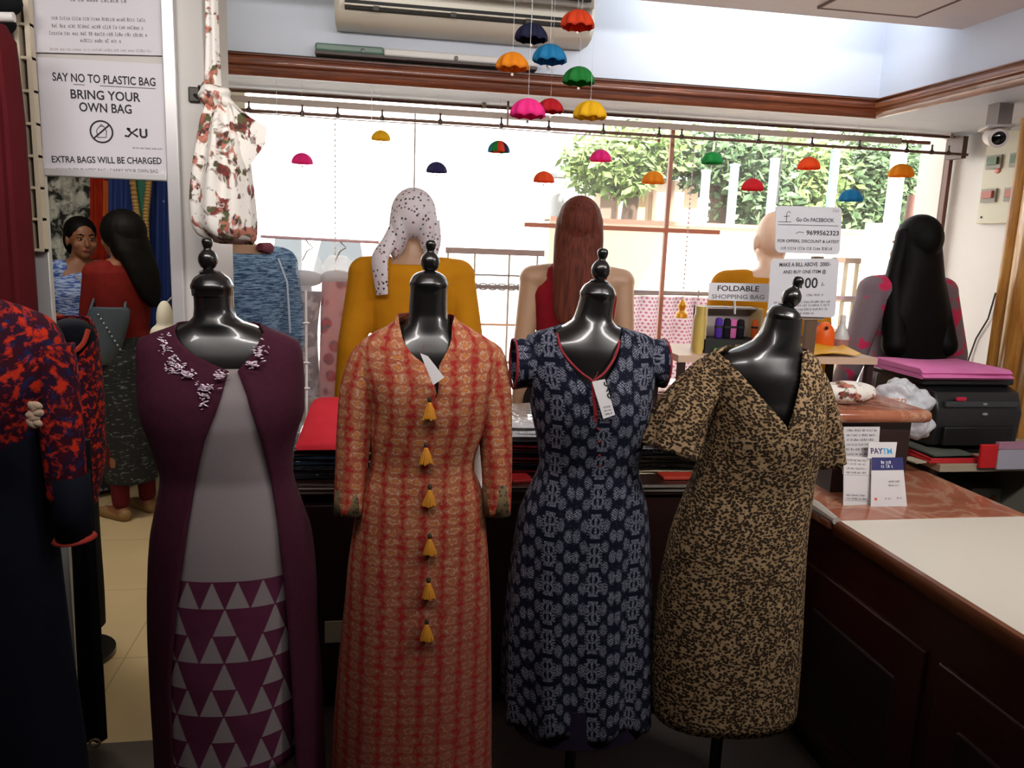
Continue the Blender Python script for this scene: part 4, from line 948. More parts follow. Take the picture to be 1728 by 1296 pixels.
mb.loft(rings); mk('bag_body', mb, M('#39444f', .45), t, bevel=.003)
mk('strap', MB().tube(curve3([bg_c+V((-.06, 0, .13)), bg_c+V((-.02, .06, .24)), bg_c+V((.08, .1, .26)), bg_c+V((.1, .02, .13))], 5), .008, 8), M('#2a333c', .45), t)
mb = MB()
for k in range(9): mb.ell(bg_c+V((.02+.012*k-.03, -.042, .11-.022*k)), .006, 8, 6)
mk('studs', mb, M('#9aa4ac', .3, .6), t)
# woman facing us, mostly hidden
c = P(138, 500, 4.95)
w1 = thing('woman', (c.x, 4.95, 0), 'woman in blue printed blouse with dark dotted drape, facing the camera', 'person', 'women reflected in the mirror, built solid')
fb_ = Fig(w1, (c.x, 4.95, 0), math.radians(34), 1.6)
aw1 = {-1: ((-.16, -.01, 1.3), (-.2, -.02, 1.06), (-.06, -.2, 1.02), (.9, -.3, .2), (0, .2, -1), .8), 1: ((.16, -.01, 1.3), (.2, -.03, 1.05), (.06, -.2, 1.04), (-.9, -.3, .2), (0, .2, -1), .8)}
body(fb_, SKIND, aw1, .0045, (.01, -.03)); eyes(fb_, w1, (.01, -.03))
mb = MB(); fb_.loft(mb, grow([r for r in TORSO if 1.0 < r[0] < 1.28], .01)+[(1.3, .14, .085, .09), (1.33, .12, .06, .07)]); sleeves(fb_, mb, aw1, .009, .35); blob('blouse', mb, .006, BLUEP, w1, 3)
mb = MB(); fb_.loft(mb, [(.04, .2, .18, .18), (.5, .17, .14, .14), (.86, .17, .112, .135), (.99, .14, .1, .11)]); blob('saree_skirt', mb, .008, SAREE, w1, 3)
mb = MB(); fb_.loft(mb, [(.9, .08, .06, .05, .07, -.1), (1.02, .09, .05, .05, .07, -.09), (1.14, .085, .05, .05, .075, -.095), (1.24, .075, .04, .05, .09, -.07), (1.33, .05, .04, .05, .11, -.01)]); blob('drape', mb, .006, SAREE, w1, 3)
mb = MB(); fb_.ell(mb, (.01, .0, 1.528), (.084, .1, .088)); fb_.ell(mb, (.01, .05, 1.48), (.078, .07, .1)); fb_.ell(mb, (.01, .11, 1.52), (.045, .04, .045)); 
blob('hair', mb, .006, HBLACK, w1, 3)
mb = MB(); mb.tube(curve3([fb_.w((-.06, -.02, 1.36)), fb_.w((-.04, -.1, 1.27)), fb_.w((.005, -.13, 1.22)), fb_.w((.05, -.1, 1.27)), fb_.w((.065, -.02, 1.36))], 5), .004, 6); mk('necklace', mb, M('#c9b8a0', .3, .5), w1)
mb = MB()
for e in (-1, 1):
    p, q = V(aw1[e][1]), V(aw1[e][2])
    d = (q-p).normalized(); mb.lathe(fb_.w(q-d*.02), fb_.w(q)-fb_.w(p), [(-.006, .03), (0, .033), (.006, .03)], 16, cap=False)
mk('bangles', mb, M('#b08a3a', .3, .8), w1)

# ---- reflected garments and furniture, built as solids in the mirror space
def bw():
    x, y, z, v = obj3(); n = noise(v, 11, 4, .6, .6); return mixc(step(n, .5, .07), '#222422', '#cdd0ca')
t = thing('printed_cloth', P(110, 400, 5.42), 'black and white blotched print cloth reflected in the mirror, built solid', 'cloth')
def hang(mb, pts, Y, nfold=5, dep=.03, rows=12, thick=.02):
    """cloth hanging between top edge and bottom edge px points ((xl, xr, y) rows)"""
    rings = []
    for i in range(rows+1):
        s = i/rows; y = pts[0][2]+(pts[-1][2]-pts[0][2])*s; xl, xr = interp([(p[2], p[0], p[1]) for p in pts], y)
        a, b = P(xl, y, Y), P(xr, y, Y); n = nfold*8; fr_ = []; bk = []
        for k in range(n+1):
            u = k/n; p = a.lerp(b, u); d = dep*math.sin(2*PI*nfold*u+.7*math.sin(3*s))*(.3+.7*s)
            fr_.append(p+V((0, d-thick/2, 0))); bk.append(p+V((0, d+thick/2, 0)))
        rings.append(fr_+bk[::-1])
    mb.loft(rings); return mb
mk('cloth', hang(MB(), [(55, 156, 270), (55, 162, 560), (60, 170, 760)], 5.42), PM('bw_print', bw, .85), t)
t = thing('orange_dress', P(170, 330, 5.38), 'orange-red dress hanging between the print cloth and the blue saree', 'dress')
mk('cloth', hang(MB(), [(153, 178, 285), (152, 186, 365), (150, 188, 500)], 5.36, 2), cloth('orange_red', '#9c2412', '#b03418', 10), t)
mk('stripe', hang(MB(), [(175, 184, 305), (174, 187, 365)], 5.32, 1, .01), M('#c25a1c', .8), t)
def bluesaree():
    x, y, z, v = obj3(); d = voro(v, 14); return mixc(step(d, .09, .03), '#7f92c4', '#1c3478')
t = thing('blue_saree', P(235, 430, 5.3), 'royal blue saree with gold and green borders reflected in the mirror, built solid', 'saree')
mk('cloth', hang(MB(), [(184, 291, 270), (182, 291, 500), (180, 291, 640)], 5.25, 6, .03, 16), PM('blue_saree', bluesaree, .7), t)
GOLD = M('#a8854a', .5, .2)
for pts in (((221, 285), (228, 340), (233, 380), (231, 420), (229, 455), (231, 490)), ((252, 285), (250, 320), (246, 365), (247, 410), (246, 455), (243, 500))):
    mb = MB(); c_ = curve3([P(x, y, 5.17) for x, y in pts], 8)
    for p in c_: mb.ell(p, (.02, .012, .015), 8, 6)
    mb.tube(c_, (.016, .006), 8, up=(0, 1, 0)); mk('gold_border', mb, GOLD, t)
mk('green_border', MB().tube([P(237, 285, 5.2), P(237, 330, 5.2), P(239, 400, 5.2), P(240, 490, 5.2)], (.03, .006), 10, up=(0, 1, 0)), M('#1e6a55', .7), t)
t = thing('reflected_cabinet', (-1.35, 5.3, 0), 'low dark wooden cabinet reflected in the mirror, built solid', 'cabinet')
a = P(225, 735, 5.15); b = P(300, 812, 5.15)
mk('body', MB().bb((-1.9, 5.1, .1), (-1.25, 5.36, a.z+.05)), wood('cabinet_wood', '#2a120a', '#3a1a0e', 0, 1, .5), t, smooth=False)
mk('plinth', MB().bb((-1.9, 5.12, 0), (-1.25, 5.36, .1)), M('#bdb8ae', .5), t, smooth=False)
mk('drawer', MB().bb((-1.85, 5.085, .3), (-1.3, 5.105, .5)), wood('cabinet_wood2', '#3a180c', '#4a2412', 0, 1, .5), t, bevel=.004)
t = thing('reflected_shoulder', P(262, 548, 4.2), 'white cloth bundle standing in for a reflected shoulder at the mirror edge', 'bundle')  # reflected white shoulder, shaped here as a hanging cloth
mb = MB(); mb.ell(P(278, 562, 4.22), (.07, .07, .05)); mb.ell(P(278, 537, 4.22), (.04, .05, .09)); blob('cloth', mb, .008, M('#cfc9bc', .85), t)
mk('hook', MB().tube([P(279, 512, 4.22), P(279, 505, 4.24)+V((.03, 0, .01)), V((-.955, 4.24, P(279, 500, 4.24).z+.01))], .004, 6), STEEL, t)
# ------------------------------------------------------------------ notices on the board above the mirror frame
def sheet(label, px, Y, thick=.001, cat='notice', name='paper_notice', mat=None):
    q = [P(x, y, Y) for x, y in px]; t = thing(name, (q[2]+q[3])/2, label, cat)
    xd = (q[1]-q[0]).normalized(); yd = ((q[0]-q[3])-xd*(q[0]-q[3]).dot(xd)).normalized(); z = xd.cross(yd)
    mk('sheet', MB().prism(q, z*-thick), mat or PAPER, t, smooth=False)
    W_, H_ = (q[1]-q[0]).length, (q[0]-q[3]).length; o = q[3]
    at = lambda u, v: o+xd*(u*W_)+(q[0]-q[3])*v + (q[2]-q[3]-xd*W_)*u*(1-v)
    return t, at, xd, yd, W_, H_
def print_(t, at, xd, yd, W_, items, mat=INK, nm='lettering'):
    for txt, u, v, h, wd, al in items:
        mk(nm, text_mb(txt, at(u, v), xd, yd, h, al, width=wd*W_ if wd else None, bold=h*.018), mat, t, smooth=False)
YS = 2.412
t, at, xd, yd, W_, H_ = sheet('upper white notice with lines of small faded print, cut by the frame top', ((42, -120), (281, -110), (283, 94), (52, 88)), YS)
mb = MB()
for u, v, wd, h, sd in ((.3, .505, .6, .010, 1), (.3, .43, .42, .012, 2), (.16, .275, .68, .009, 3), (.16, .21, .66, .009, 4), (.14, .15, .72, .009, 5), (.36, .095, .3, .009, 6)): scribble(mb, at(u, v), xd, yd, wd*W_, h, seed=sd)
mk('print', mb, M('#8d8a8c', .8), t, smooth=False)
mb = MB(); scribble(mb, at(.14, .02), xd, yd, .74*W_, .007, seed=9); mk('small_print', mb, M('#aaa7a8', .8), t, smooth=False)
t, at, xd, yd, W_, H_ = sheet('white notice reading SAY NO TO PLASTIC BAG, BRING YOUR OWN BAG', ((62, 96), (286, 109), (288, 255), (72, 251)), YS-.003)
print_(t, at, xd, yd, W_, (('SAY NO TO PLASTIC BAG', .5, .75, .03, .78, 'CENTER'), ('BRING YOUR', .5, .565, .033, .53, 'CENTER'), ('OWN BAG', .5, .425, .033, .4, 'CENTER')))
mb = MB()
for u0, u1 in ((.26, .345), (.46, .885)): stroke(mb, [(u0*W_, 0), (u1*W_, 0)], .0016, at(0, .725), xd, yd)
mk('underline', mb, INK, t, smooth=False)
mb = MB(); r = .028
stroke(mb, [(r*math.cos(2*PI*i/32), r*math.sin(2*PI*i/32)) for i in range(33)], .0045, at(.46, .205), xd, yd)
stroke(mb, [(-r*.7, -r*.62), (r*.7, r*.62)], .0045, at(.46, .205), xd, yd, .0008)
stroke(mb, [(-r*.35, -r*.55), (-r*.45, .1*r), (-.15*r, .5*r), (.2*r, .55*r), (.45*r, .1*r), (.4*r, -.5*r), (-.35*r, -.55*r)], .0022, at(.46, .205), xd, yd)
stroke(mb, [(-.12*r, .5*r), (0, .72*r), (.15*r, .52*r)], .002, at(.46, .205), xd, yd)
mk('no_bag_symbol', mb, INK, t, smooth=False)
mb = logo(MB(), at(.64, .16), xd, yd, .034, .0055); mk('shop_mark', mb, INK, t, smooth=False)
mb = MB(); scribble(mb, at(.7, .02), xd, yd, .24*W_, .0045, seed=4); mk('small_print', mb, INKS, t, smooth=False)
t, at, xd, yd, W_, H_ = sheet('long white notice reading EXTRA BAGS WILL BE CHARGED, above the mirror frame', ((71, 250), (287, 254), (287, 304), (75, 297)), YS-.006)
print_(t, at, xd, yd, W_, (('EXTRA BAGS WILL BE CHARGED', .5, .52, .024, .86, 'CENTER'),)); print_(t, at, xd, yd, W_, (('SAY NO TO PLASTIC BAG | CARRY YOUR OWN BAG', .5, .2, .014, .8, 'CENTER'),), INKS)
mk('tape', MB().prism([P(x, y, YS-.008) for x, y in ((272, 288), (287, 290), (287, 306), (271, 304))], (0, -.0006, 0)), M('#d8d6d8', .3), t, smooth=False)

# ------------------------------------------------------------------ floral cloth bag hanging on the pillar
def floral(o=0.0):
    x, y, z, v = obj3(); v = comb(x+o, y+o, z); n = noise(v, 19, 3, .6, .5); m = noise(v, 44, 3); k = noise(v, 14, 2)
    blot = step(n, .545, .025)
    fc = mixc(step(k, .5, .06), '#6e2a26', '#b4705f'); fc = mixc(step(m, .56, .04), fc, '#4c5634'); fc = mixc(step(noise(v, 55, 2), .58, .03), fc, '#4a2a26')
    sm = step(noise(v, 48, 2), .66, .03)
    return mixc(blot, mixc(sm*.7, mixc(step(noise(v, 4, 2), .5, .3), '#dcd8d0', '#e8e4de'), '#5c4a3c'), fc)
FLOR = PM('floral_cloth', floral, .85)
YB = 2.28
t = thing('floral_bag', P(378, 408, YB), 'knotted white floral cloth bag hanging on the pillar left of the window', 'cloth bag')
mb = MB(); rings = []
rowsb = [(178, 345, 400, .03), (200, 338, 408, .05), (240, 330, 418, .065), (290, 323, 424, .075), (340, 319, 430, .08), (375, 322, 433, .08), (395, 332, 433, .07), (405, 350, 432, .05), (410, 372, 428, .02)]
for r in smooth_tab(rowsb, 26):
    a, b = P(r[1], r[0], YB), P(r[2], r[0], YB); c = (a+b)/2; w_ = (b.x-a.x)/2; s = max(0, 1-(r[0]-178)/200)
    rings.append([c+V((w_*math.cos(q)*(1+.03*math.sin(7*q)), r[3]*math.sin(q)*(1+(.1+.2*s)*math.sin(8*q+r[0]*.01)), .004*math.sin(5*q))) for q in [2*PI*k/56 for k in range(56)]])
mb.loft(rings); mk('bag_body', mb, FLOR, t, sharp=80)
mb = MB(); pts = [(344, -168, 371, -168), (345, -40, 372, -40), (346, 0, 368, 0), (347, 60, 370, 60), (346, 110, 372, 110), (344, 145, 374, 145)]
rings = []
for xl, y, xr, y2 in pts:
    a, b = P(xl, y, YB), P(xr, y, YB); c = (a+b)/2; rings.append([c+V(((b.x-a.x)/2*math.cos(q), .016*math.sin(q)*(1+.3*math.sin(4*q)), 0)) for q in [2*PI*k/28 for k in range(28)]])
mb.loft(rings); mk('strap', mb, FLOR, t, sharp=80)
mb = MB()
for px, py, r, a_ in ((358, 155, (.028, .03, .018), .3), (368, 160, (.035, .035, .016), -.3), (352, 168, (.03, .03, .018), .6), (378, 172, (.03, .03, .016), .4), (346, 152, (.012, .02, .025), .2)): mb.ell(P(px, py, YB-.01), r, 18, 12, Matrix.Rotation(a_, 4, 'Y'))
blob('knot', mb, .004, FLOR, t, 2)
mb = MB(); q0 = P(392, 178, YB-.03)
mb.loft([[p.lerp(c_, 0)+V((0, .012*math.sin(3*i), 0)) for i, p in enumerate(rg)] for rg, c_ in (([P(x, y, YB-.02) for x, y in ((380, 168), (396, 176), (398, 186), (384, 188))], q0), ([P(x, y, YB-.05) for x, y in ((392, 178), (424, 200), (428, 226), (400, 240))], q0), ([P(x, y, YB-.04) for x, y in ((410, 195), (450, 216), (446, 244), (416, 286))], q0))])
mk('flap', mb, FLOR, t, solid=.004)
t = thing('wall_hook', P(328, 158, 2.4), 'small dark hook on the pillar beside the knotted floral bag', 'hook')
h0 = P(328, 160, 2.415); mk('plate', MB().box(h0, (.03, .012, .04)), M('#2c2824', .4, .5), t, bevel=.003); mk('prong', MB().tube([h0, h0+V((.02, -.03, -.01)), h0+V((.03, -.07, -.005)), h0+V((.03, -.08, .012))], .005, 8), M('#2c2824', .4, .5), t)

# ------------------------------------------------------------------ paper umbrellas
def paper(col):
    if 'paper_'+col in _mats: return _mats['paper_'+col]
    return translucent(PM('paper_'+col, lambda: mixc(step(noise(obj3()[3], 90, 2), .5, .3), col, col), .8), .45)
def umbrella(px, py, wpx, Y, cols, label, grp, top, cluster=False, rot=0.0):
    c = P(px, py, Y); r = (P(px+wpx/2, py, Y)-P(px-wpx/2, py, Y)).length/2; h = r*1.05
    c = c-V((0, 0, h*.5)); t = thing('paper_umbrella', c, label, 'paper umbrella', grp); mb = MB(); n = 72; m = 9; rings = []
    cols = cols if isinstance(cols, list) else [cols]; lobes = 8
    for i in range(m+1):
        e = PI/2*i/m; rings.append([])
        for k in range(n):
            a = 2*PI*k/n+rot; pl = 1+.07*math.cos(lobes*a)*math.cos(e)
            sc = (.11*h*abs(math.cos(lobes*a/2))*(1-i/m)**2 if cluster else .04*h*abs(math.cos(lobes*a/2))*(1-i/m)**2)
            rings[-1].append(c+V((r*math.cos(e)*pl*math.cos(a), r*math.cos(e)*pl*math.sin(a), h*math.sin(e)+sc-(.05*h if i == 0 else 0))))
    vs = [p for g in rings for p in g]
    for i in range(m):
        for k in range(n):
            kk = (k+1) % n; ci = int((k/n)*len(cols)*2) % len(cols) if len(cols) > 1 else 0
            mb.add([vs[i*n+k], vs[i*n+kk], vs[(i+1)*n+kk], vs[(i+1)*n+k]], [(0, 1, 2, 3)], mi=ci)
    mk('canopy', mb, [paper(q) for q in cols], t, weld=.0002, solid=.0012, sharp=25)
    mb = MB()                                               # honeycomb ribs inside
    for k in range(lobes):
        a = 2*PI*(k+.5)/lobes+rot; d = V((math.cos(a), math.sin(a), 0))
        mb.add([c+V((0, 0, h*.97))]+[c+d*r*.9*math.cos(PI/2*i/6)+V((0, 0, h*.93*math.sin(PI/2*i/6))) for i in range(6)]+[c+V((0, 0, h*.25))], [tuple(range(8))])
    mk('ribs', mb, paper(cols[0]), t, smooth=False, solid=.001)
    mk('thread', MB().tube([c+V((0, 0, h)), V((c.x, c.y, top))], .0005, 4), M('#c9ccd2', .6), t)
    mk('bead', MB().ell(c+V((0, 0, -.012)), .004, 8, 6), M('#d9d4cc', .4), t)
    return t
RED, ORA, AMB, YELW, GRN, BLU, NVY, PNK = '#c41624', '#e0491c', '#e8930e', '#ecc012', '#1f8a3a', '#1c84b8', '#1e2146', '#ee2f92'
G1, G2 = 'paper umbrellas hung along the window', 'paper umbrella mobile near the air conditioner'
for px, py, w_, col, lab in ((510, 267, 34, PNK, 'pink paper umbrella hanging leftmost in the window, beside the floral bag'), (643, 228, 30, YELW, 'yellow paper umbrella in the window above the dotted headscarf'), (737, 282, 33, '#2f2a5c', 'dark violet paper umbrella in the window right of the thin mullion'),
        (842, 247, 35, [ORA, '#2a1f4a', BLU, GRN], 'multicoloured paper umbrella in the window, orange to blue to green'), (918, 298, 33, '#ea5a20', 'orange paper umbrella in the window above the brown-haired mannequin'), (1014, 262, 34, PNK, 'pink paper umbrella in the window in front of the tree'),
        (1103, 299, 36, AMB, 'amber paper umbrella touching the tall brownish mullion'), (1202, 266, 33, '#22a04a', 'green paper umbrella hanging in the window'), (1270, 311, 34, '#d81e2c', 'red paper umbrella in the window above the bald mannequin'),
        (1365, 275, 34, '#ec5618', 'orange-red paper umbrella in the window above the white offer signs'), (1436, 329, 34, BLU, 'blue paper umbrella in the window left of the black-haired mannequin'), (1521, 287, 36, '#f0a010', 'amber-yellow paper umbrella rightmost in the window, above the black hair')):
    umbrella(px, py, w_, 3.44, col, lab, G1, 2.15, rot=px*.3)
for px, py, w_, Y, col, lab in ((975, 32, 53, 2.2, ORA, 'orange-red paper umbrella topmost in the mobile, at the right end of the air conditioner'), (897, 54, 52, 2.26, NVY, 'navy paper umbrella of the mobile in front of the air conditioner outlet'), (865, 103, 52, 2.16, AMB, 'orange-amber paper umbrella at the left of the mobile'), (928, 90, 54, 2.2, BLU, 'blue paper umbrella in the middle of the mobile'),
        (977, 127, 51, 2.24, GRN, 'green paper umbrella at the right of the mobile, over the wood moulding'), (891, 182, 56, 2.12, PNK, 'bright pink paper umbrella lowest left in the mobile'), (929, 178, 42, 2.3, RED, 'red paper umbrella behind the pink one in the mobile'), (996, 185, 53, 2.18, YELW, 'yellow paper umbrella lowest right in the mobile')):
    umbrella(px, py, w_, Y, col, lab, G2, 2.4, True, rot=px*.17)

# ------------------------------------------------------------------ bead strings with bell ornaments
def bead_string(px0, py0, px1, py1, Y, bell, label, cols, fade=''):
    Y = 3.5; b = P(px1, py1, Y); a = V((b.x, Y, 2.045))
    t = thing('bead_string', (a.x, Y, b.z), label, 'bead string', 'bead strings with ornaments in the window')
    mk('cord', MB().cyl(a, b, .0009, n=5), M('#cfc6b8', .6), t); mb = MB(); n = 34
    for k in range(n):
        p = a.lerp(b, (k+.5)/n); mb.ell(p, (.0042, .0042, .006) if k % 3 else (.006, .006, .003), 8, 6)
    mk('beads', mb, M(cols, .4), t)
    if bell:
        mk('ornament', MB().lathe(b+V((0, 0, -.085)), (0, 0, 1), [(0, .026), (.004, .03), (.02, .027), (.03, .016), (.036, .012), (.045, .018), (.058, .02), (.07, .013), (.085, .004)], 18), M('#d9a02c', .35, .3), t)
bead_string(566, 200, 566, 490, 3.42, True, 'pale bead string with a yellow bell ornament between the wrapped garments', '#e0d6c4')
bead_string(1161, 265, 1152, 505, 3.42, True, 'bead string with a hollow yellow ornament right of the tall mullion', '#c9a0a8')
bead_string(1311, 300, 1311, 345, 3.42, False, 'short bead string above the bald mannequin', '#cfd8d8')

# ------------------------------------------------------------------ garments in clear plastic hanging by the window
pm, pb = new_mat('clear_plastic', .12); pb.inputs['Base Color'].default_value = (.95, .95, .97, 1); pb.inputs['Alpha'].default_value = .16
Ex.T = pm.node_tree; _bn = Ex.T.nodes.new('ShaderNodeBump'); _bn.inputs['Strength'].default_value = 1; _bn.inputs['Distance'].default_value = .02
Ex.T.links.new(noise(obj3()[3], 22, 3).k, _bn.inputs['Height']); Ex.T.links.new(_bn.outputs[0], pb.inputs['Normal'])
translucent(pm, .12)
def greyfl():
    x, y, z, v = obj3(); return mixc(step(noise(v, 30, 3), .52, .05), '#8d8288', '#cdbfc2')
def redfl():
    x, y, z, v = obj3(); return mixc(step(voro(v, 17), .42, .08), mixc(step(noise(v, 40, 2), .55, .05), '#c9303e', '#7a4a5a'), '#e6a8a8')
for lab, rows, mat, cx in (('grey printed garment in clear plastic hanging beside the blue mannequin', [(430, 505, 535, ), (445, 488, 545), (480, 483, 548), (560, 484, 540), (668, 486, 545)], PM('grey_floral', greyfl, .85), 512),
        ('pink and red printed garment in clear plastic hanging left of the mustard mannequin', [(432, 555, 585), (450, 543, 600), (500, 538, 606), (580, 536, 608), (670, 534, 606)], PM('red_floral', redfl, .85), 568)):
    translucent(mat, .22)
    t = thing('wrapped_garment', P(cx, 668, 3.36), lab, 'garment', 'plastic-wrapped garments by the window'); Yw = 3.36
    def sh(g, d, y0=None):
        mb = MB(); rings = []
        for r in smooth_tab(rows, 20):
            if y0 and r[0] < y0: continue
            a, b = P(r[1]-g, r[0], Yw), P(r[2]+g, r[0], Yw); c = (a+b)/2
            rings.append([c+V(((b.x-a.x)/2*math.cos(q), d*math.sin(q)*(1+.2*math.sin(6*q+r[0]*.03)), 0)) for q in [2*PI*k/36 for k in range(36)]])
        return mb.loft(rings)
    mk('garment', sh(-4, .035, 490 if cx == 512 else 470), mat, t, sharp=80); mk('neck_board', MB().bb(P(cx-12, 500, Yw)-V((0, .01, 0)), P(cx+14, 470, Yw)+V((0, .01, 0))), M('#c9c6c8', .6), t, bevel=.01)
    mk('collar_form', MB().ell(P(cx+2, 470, Yw), (.075, .018, .034)), M('#b4b1b4', .5), t)
    mk('plastic_cover', sh(0, .05), pm, t, sharp=80); mk('hanger', MB().tube([P(cx-2, 440, Yw), P(cx+6, 424, Yw), P(cx+16, 418, Yw), P(cx+8, 410, Yw), P(cx+4, 404, Yw)], .003, 6), M('#8f8a8a', .3, .6), t)
t = thing('hanging_rod', P(540, 405, 3.36), 'thin pinkish rod carrying the plastic-wrapped garments', 'rod')
mk('rod', MB().cyl(P(440, 399, 3.36), P(640, 409, 3.36), .006), M('#c9a2a8', .4), t)
for px in (470, 626): mk('wire', MB().cyl(P(px, 404, 3.36), V((P(px, 404, 3.36).x, 3.36, 2.15)), .0012, n=5), M('#d9d4d4', .4), t)
t = thing('display_stand', P(515, 700, 2.9), 'slim white chain stand in front of the grey wrapped garment', 'stand')
a = P(516, 490, 2.9); zc = .79
mk('post', MB().cyl((a.x, 2.9, zc), a, .0045), M('#d9d4d0', .4), t)
for y in (545, 612, 655): p = P(516, y, 2.9); mk('clip', MB().lathe((a.x, 2.9, p.z), (0, 0, 1), [(-.004, .006), (0, .014), (.004, .006)], 12), M('#d9d4d0', .4), t)
mk('foot', MB().lathe((a.x, 2.9, zc), (0, 0, 1), [(0, .05), (.006, .05), (.01, .006)], 24), M('#d9d4d0', .4), t)

# ------------------------------------------------------------------ stock on the display counter
def folded(label, x0, x1, y0, y1, z0, h, mat, grp=None, tilt=0, name='folded_garment'):
    c = V(((x0+x1)/2, (y0+y1)/2, z0)); t = thing(name, c, label, 'folded clothes', grp); n = 3
    for k in range(n):
        mb = MB(); rings = []; hh = h/n; zz = z0+hh*k
        for i in range(9):
            u = i/8; x = x0+(x1-x0)*u; e = .006*math.sin(5*u+k)
            rings.append([V((x, y0+.012*(k % 2)+e, zz+hh*.5)), V((x, y0+.01+e, zz+hh*.05)), V((x, y1, zz+hh*.05)), V((x, y1+.005, zz+hh*.5)), V((x, y1, zz+hh*.97+.003*math.sin(9*u))), V((x, y0+.012+e, zz+hh*.97+.002*math.sin(7*u+1)))])
        mb.loft(rings); mk('fold', mb, mat, t, bevel=0, sharp=70)
    return t
CT = .79
rx0, rx1 = P(494, 700, 2.6).x, P(632, 700, 2.6).x
def plast(base): 
    k = 'wrap_'+base
    if k in _mats: return _mats[k]
    m, b = new_mat(k, .12, coat=.8); b.inputs['Base Color'].default_value = lin(base); Ex.T = m.node_tree
    bn = Ex.T.nodes.new('ShaderNodeBump'); bn.inputs['Strength'].default_value = .8; bn.inputs['Distance'].default_value = .02
    Ex.T.links.new(noise(obj3()[3], 30, 3).k, bn.inputs['Height']); Ex.T.links.new(bn.outputs[0], b.inputs['Normal']); _mats[k] = m; return m
GS = 'folded garments stacked on the display counter'
folded('dark plastic-wrapped garments at the bottom of the pile under the red cloth', rx0-.01, rx1+.06, 2.54, 2.9, CT, .045, plast('#15181c'), GS)
folded('dark blue wrapped garments second in the pile under the red cloth', rx0, rx1+.05, 2.55, 2.9, CT+.046, .03, plast('#1b2733'), GS)
folded('black garment directly beneath the bright red cloth', rx0+.005, rx1+.05, 2.55, 2.9, CT+.077, .022, plast('#1a1416'), GS)
rz0 = CT+.1
t = thing('red_cloth', (rx0+.1, 2.7, rz0), 'bright red folded cloth lying on top of the pile between plum and orange outfits', 'folded clothes')
mb = MB(); rings = []
for i in range(15):
    u = i/14; y = 2.545+.36*u; zz = rz0+.012+.075*min(1, u*1.15)
    rings.append([V((rx0+.012+.03*u, y, zz)), V((rx0+.02+.03*u, y, zz-.01)), V((rx1+.04, y, zz-.012)), V((rx1+.045, y, zz)), V((rx1+.03, y, zz+.012)), V((rx0+.1, y, zz+.012+.004*math.sin(7*u))), V((rx0+.03+.03*u, y, zz+.012))])
mb.loft(rings); mk('cloth', mb, cloth('red_cloth', '#cc2634', '#d83442', 14), t, sharp=80)
mb = MB(); mb.loft([[V((rx0+.012+.03*u, 2.545+.36*u, rz0+.002)), V((rx1+.045, 2.545+.36*u, rz0+.002)), V((rx1+.045, 2.545+.36*u, rz0+.001+.07*min(1, u*1.15))), V((rx0+.014+.03*u, 2.545+.36*u, rz0+.001+.07*min(1, u*1.15)))] for u in (0, .3, .6, 1)]); mk('under_fold', mb, cloth('red_cloth2', '#a01a26', '#ac2430', 14), t, sharp=80)
t = thing('plastic_sleeve', (rx0-.02, 2.68, CT), 'crumpled clear plastic edge sticking out left of the red cloth', 'plastic packet')
mb = MB(); mb.loft([[V((rx0-.05+.02*math.sin(3*u), 2.52+.36*u, CT+.004)), V((rx0-.008, 2.52+.36*u, CT+.004)), V((rx0-.006, 2.52+.36*u, CT+.1+.08*u)), V((rx0-.03+.012*math.sin(9*u), 2.52+.36*u, CT+.1+.09*u))] for u in [i/10 for i in range(11)]]); mk('sheet', mb, plast('#b5b4b0'), t, sharp=60)
# pile between orange kurta and navy dress
gx0, gx1 = P(842, 780, 2.6).x, P(925, 780, 2.6).x
zz = CT
for lab, h, colr, pl in (('dark red wrapped garment lowest in the pile between the orange and navy outfits', .02, '#4a0f14', 1), ('black wrapped garment second in the pile between the orange and navy outfits', .022, '#121216', 1), ('maroon wrapped garment third in the pile between the orange and navy outfits', .02, '#481016', 1), ('black garment fourth in the pile between the orange and navy outfits', .022, '#141218', 1), ('maroon garment fifth in the pile between the orange and navy outfits', .018, '#5a121a', 1), ('dark garment sixth in the pile between the orange and navy outfits', .018, '#1a171c', 1)):
    folded(lab, gx0, gx1+.06, 2.56, 2.92, zz, h, plast(colr), GS); zz += h+.001
folded('shiny clear plastic packets topmost on the pile left of the navy dress', gx0-.01, gx1+.06, 2.57, 2.94, zz, .05, plast('#b9b9bd'), GS, name='garment_packet')
t = thing('red_folder', (gx0+.05, 2.52, CT), 'small red folder lying on the counter edge by the orange sleeve', 'folder'); mk('cover', MB().box((gx0+.06, 2.53, CT+.006), (.07, .09, .01), .1), M('#a01c20', .5), t, bevel=.002)
hx0, hx1 = P(1078, 760, 2.6).x, P(1180, 760, 2.6).x; zz = CT
for lab, h, colr in (('cream paper packet flat on the counter between navy and leopard outfits', .014, '#b5ab94'), ('black wrapped garment low in the pile between navy and leopard outfits', .025, '#141210'), ('dark olive garment in the pile between navy and leopard outfits', .025, '#221d16'), ('black garment upper in the pile between navy and leopard outfits', .03, '#121012')):
    folded(lab, hx0-.03, hx1+.12, 2.56, 2.92, zz, h, plast(colr), GS); zz += h+.001
folded('striped shiny packet topmost on the pile left of the leopard sleeve', hx0, hx1+.1, 2.6, 2.92, zz, .03, plast('#5a2a32'), GS, name='garment_packet')
t = thing('red_packet', P(1150, 815, 2.5), 'red paper packet lying at the counter edge beside the leopard dress', 'packet'); c = PZ(1150, 812, CT); mk('cover', MB().box((c.x, c.y+.06, CT+.006), (.12, .1, .01)), M('#a8301e', .5), t, bevel=.002)
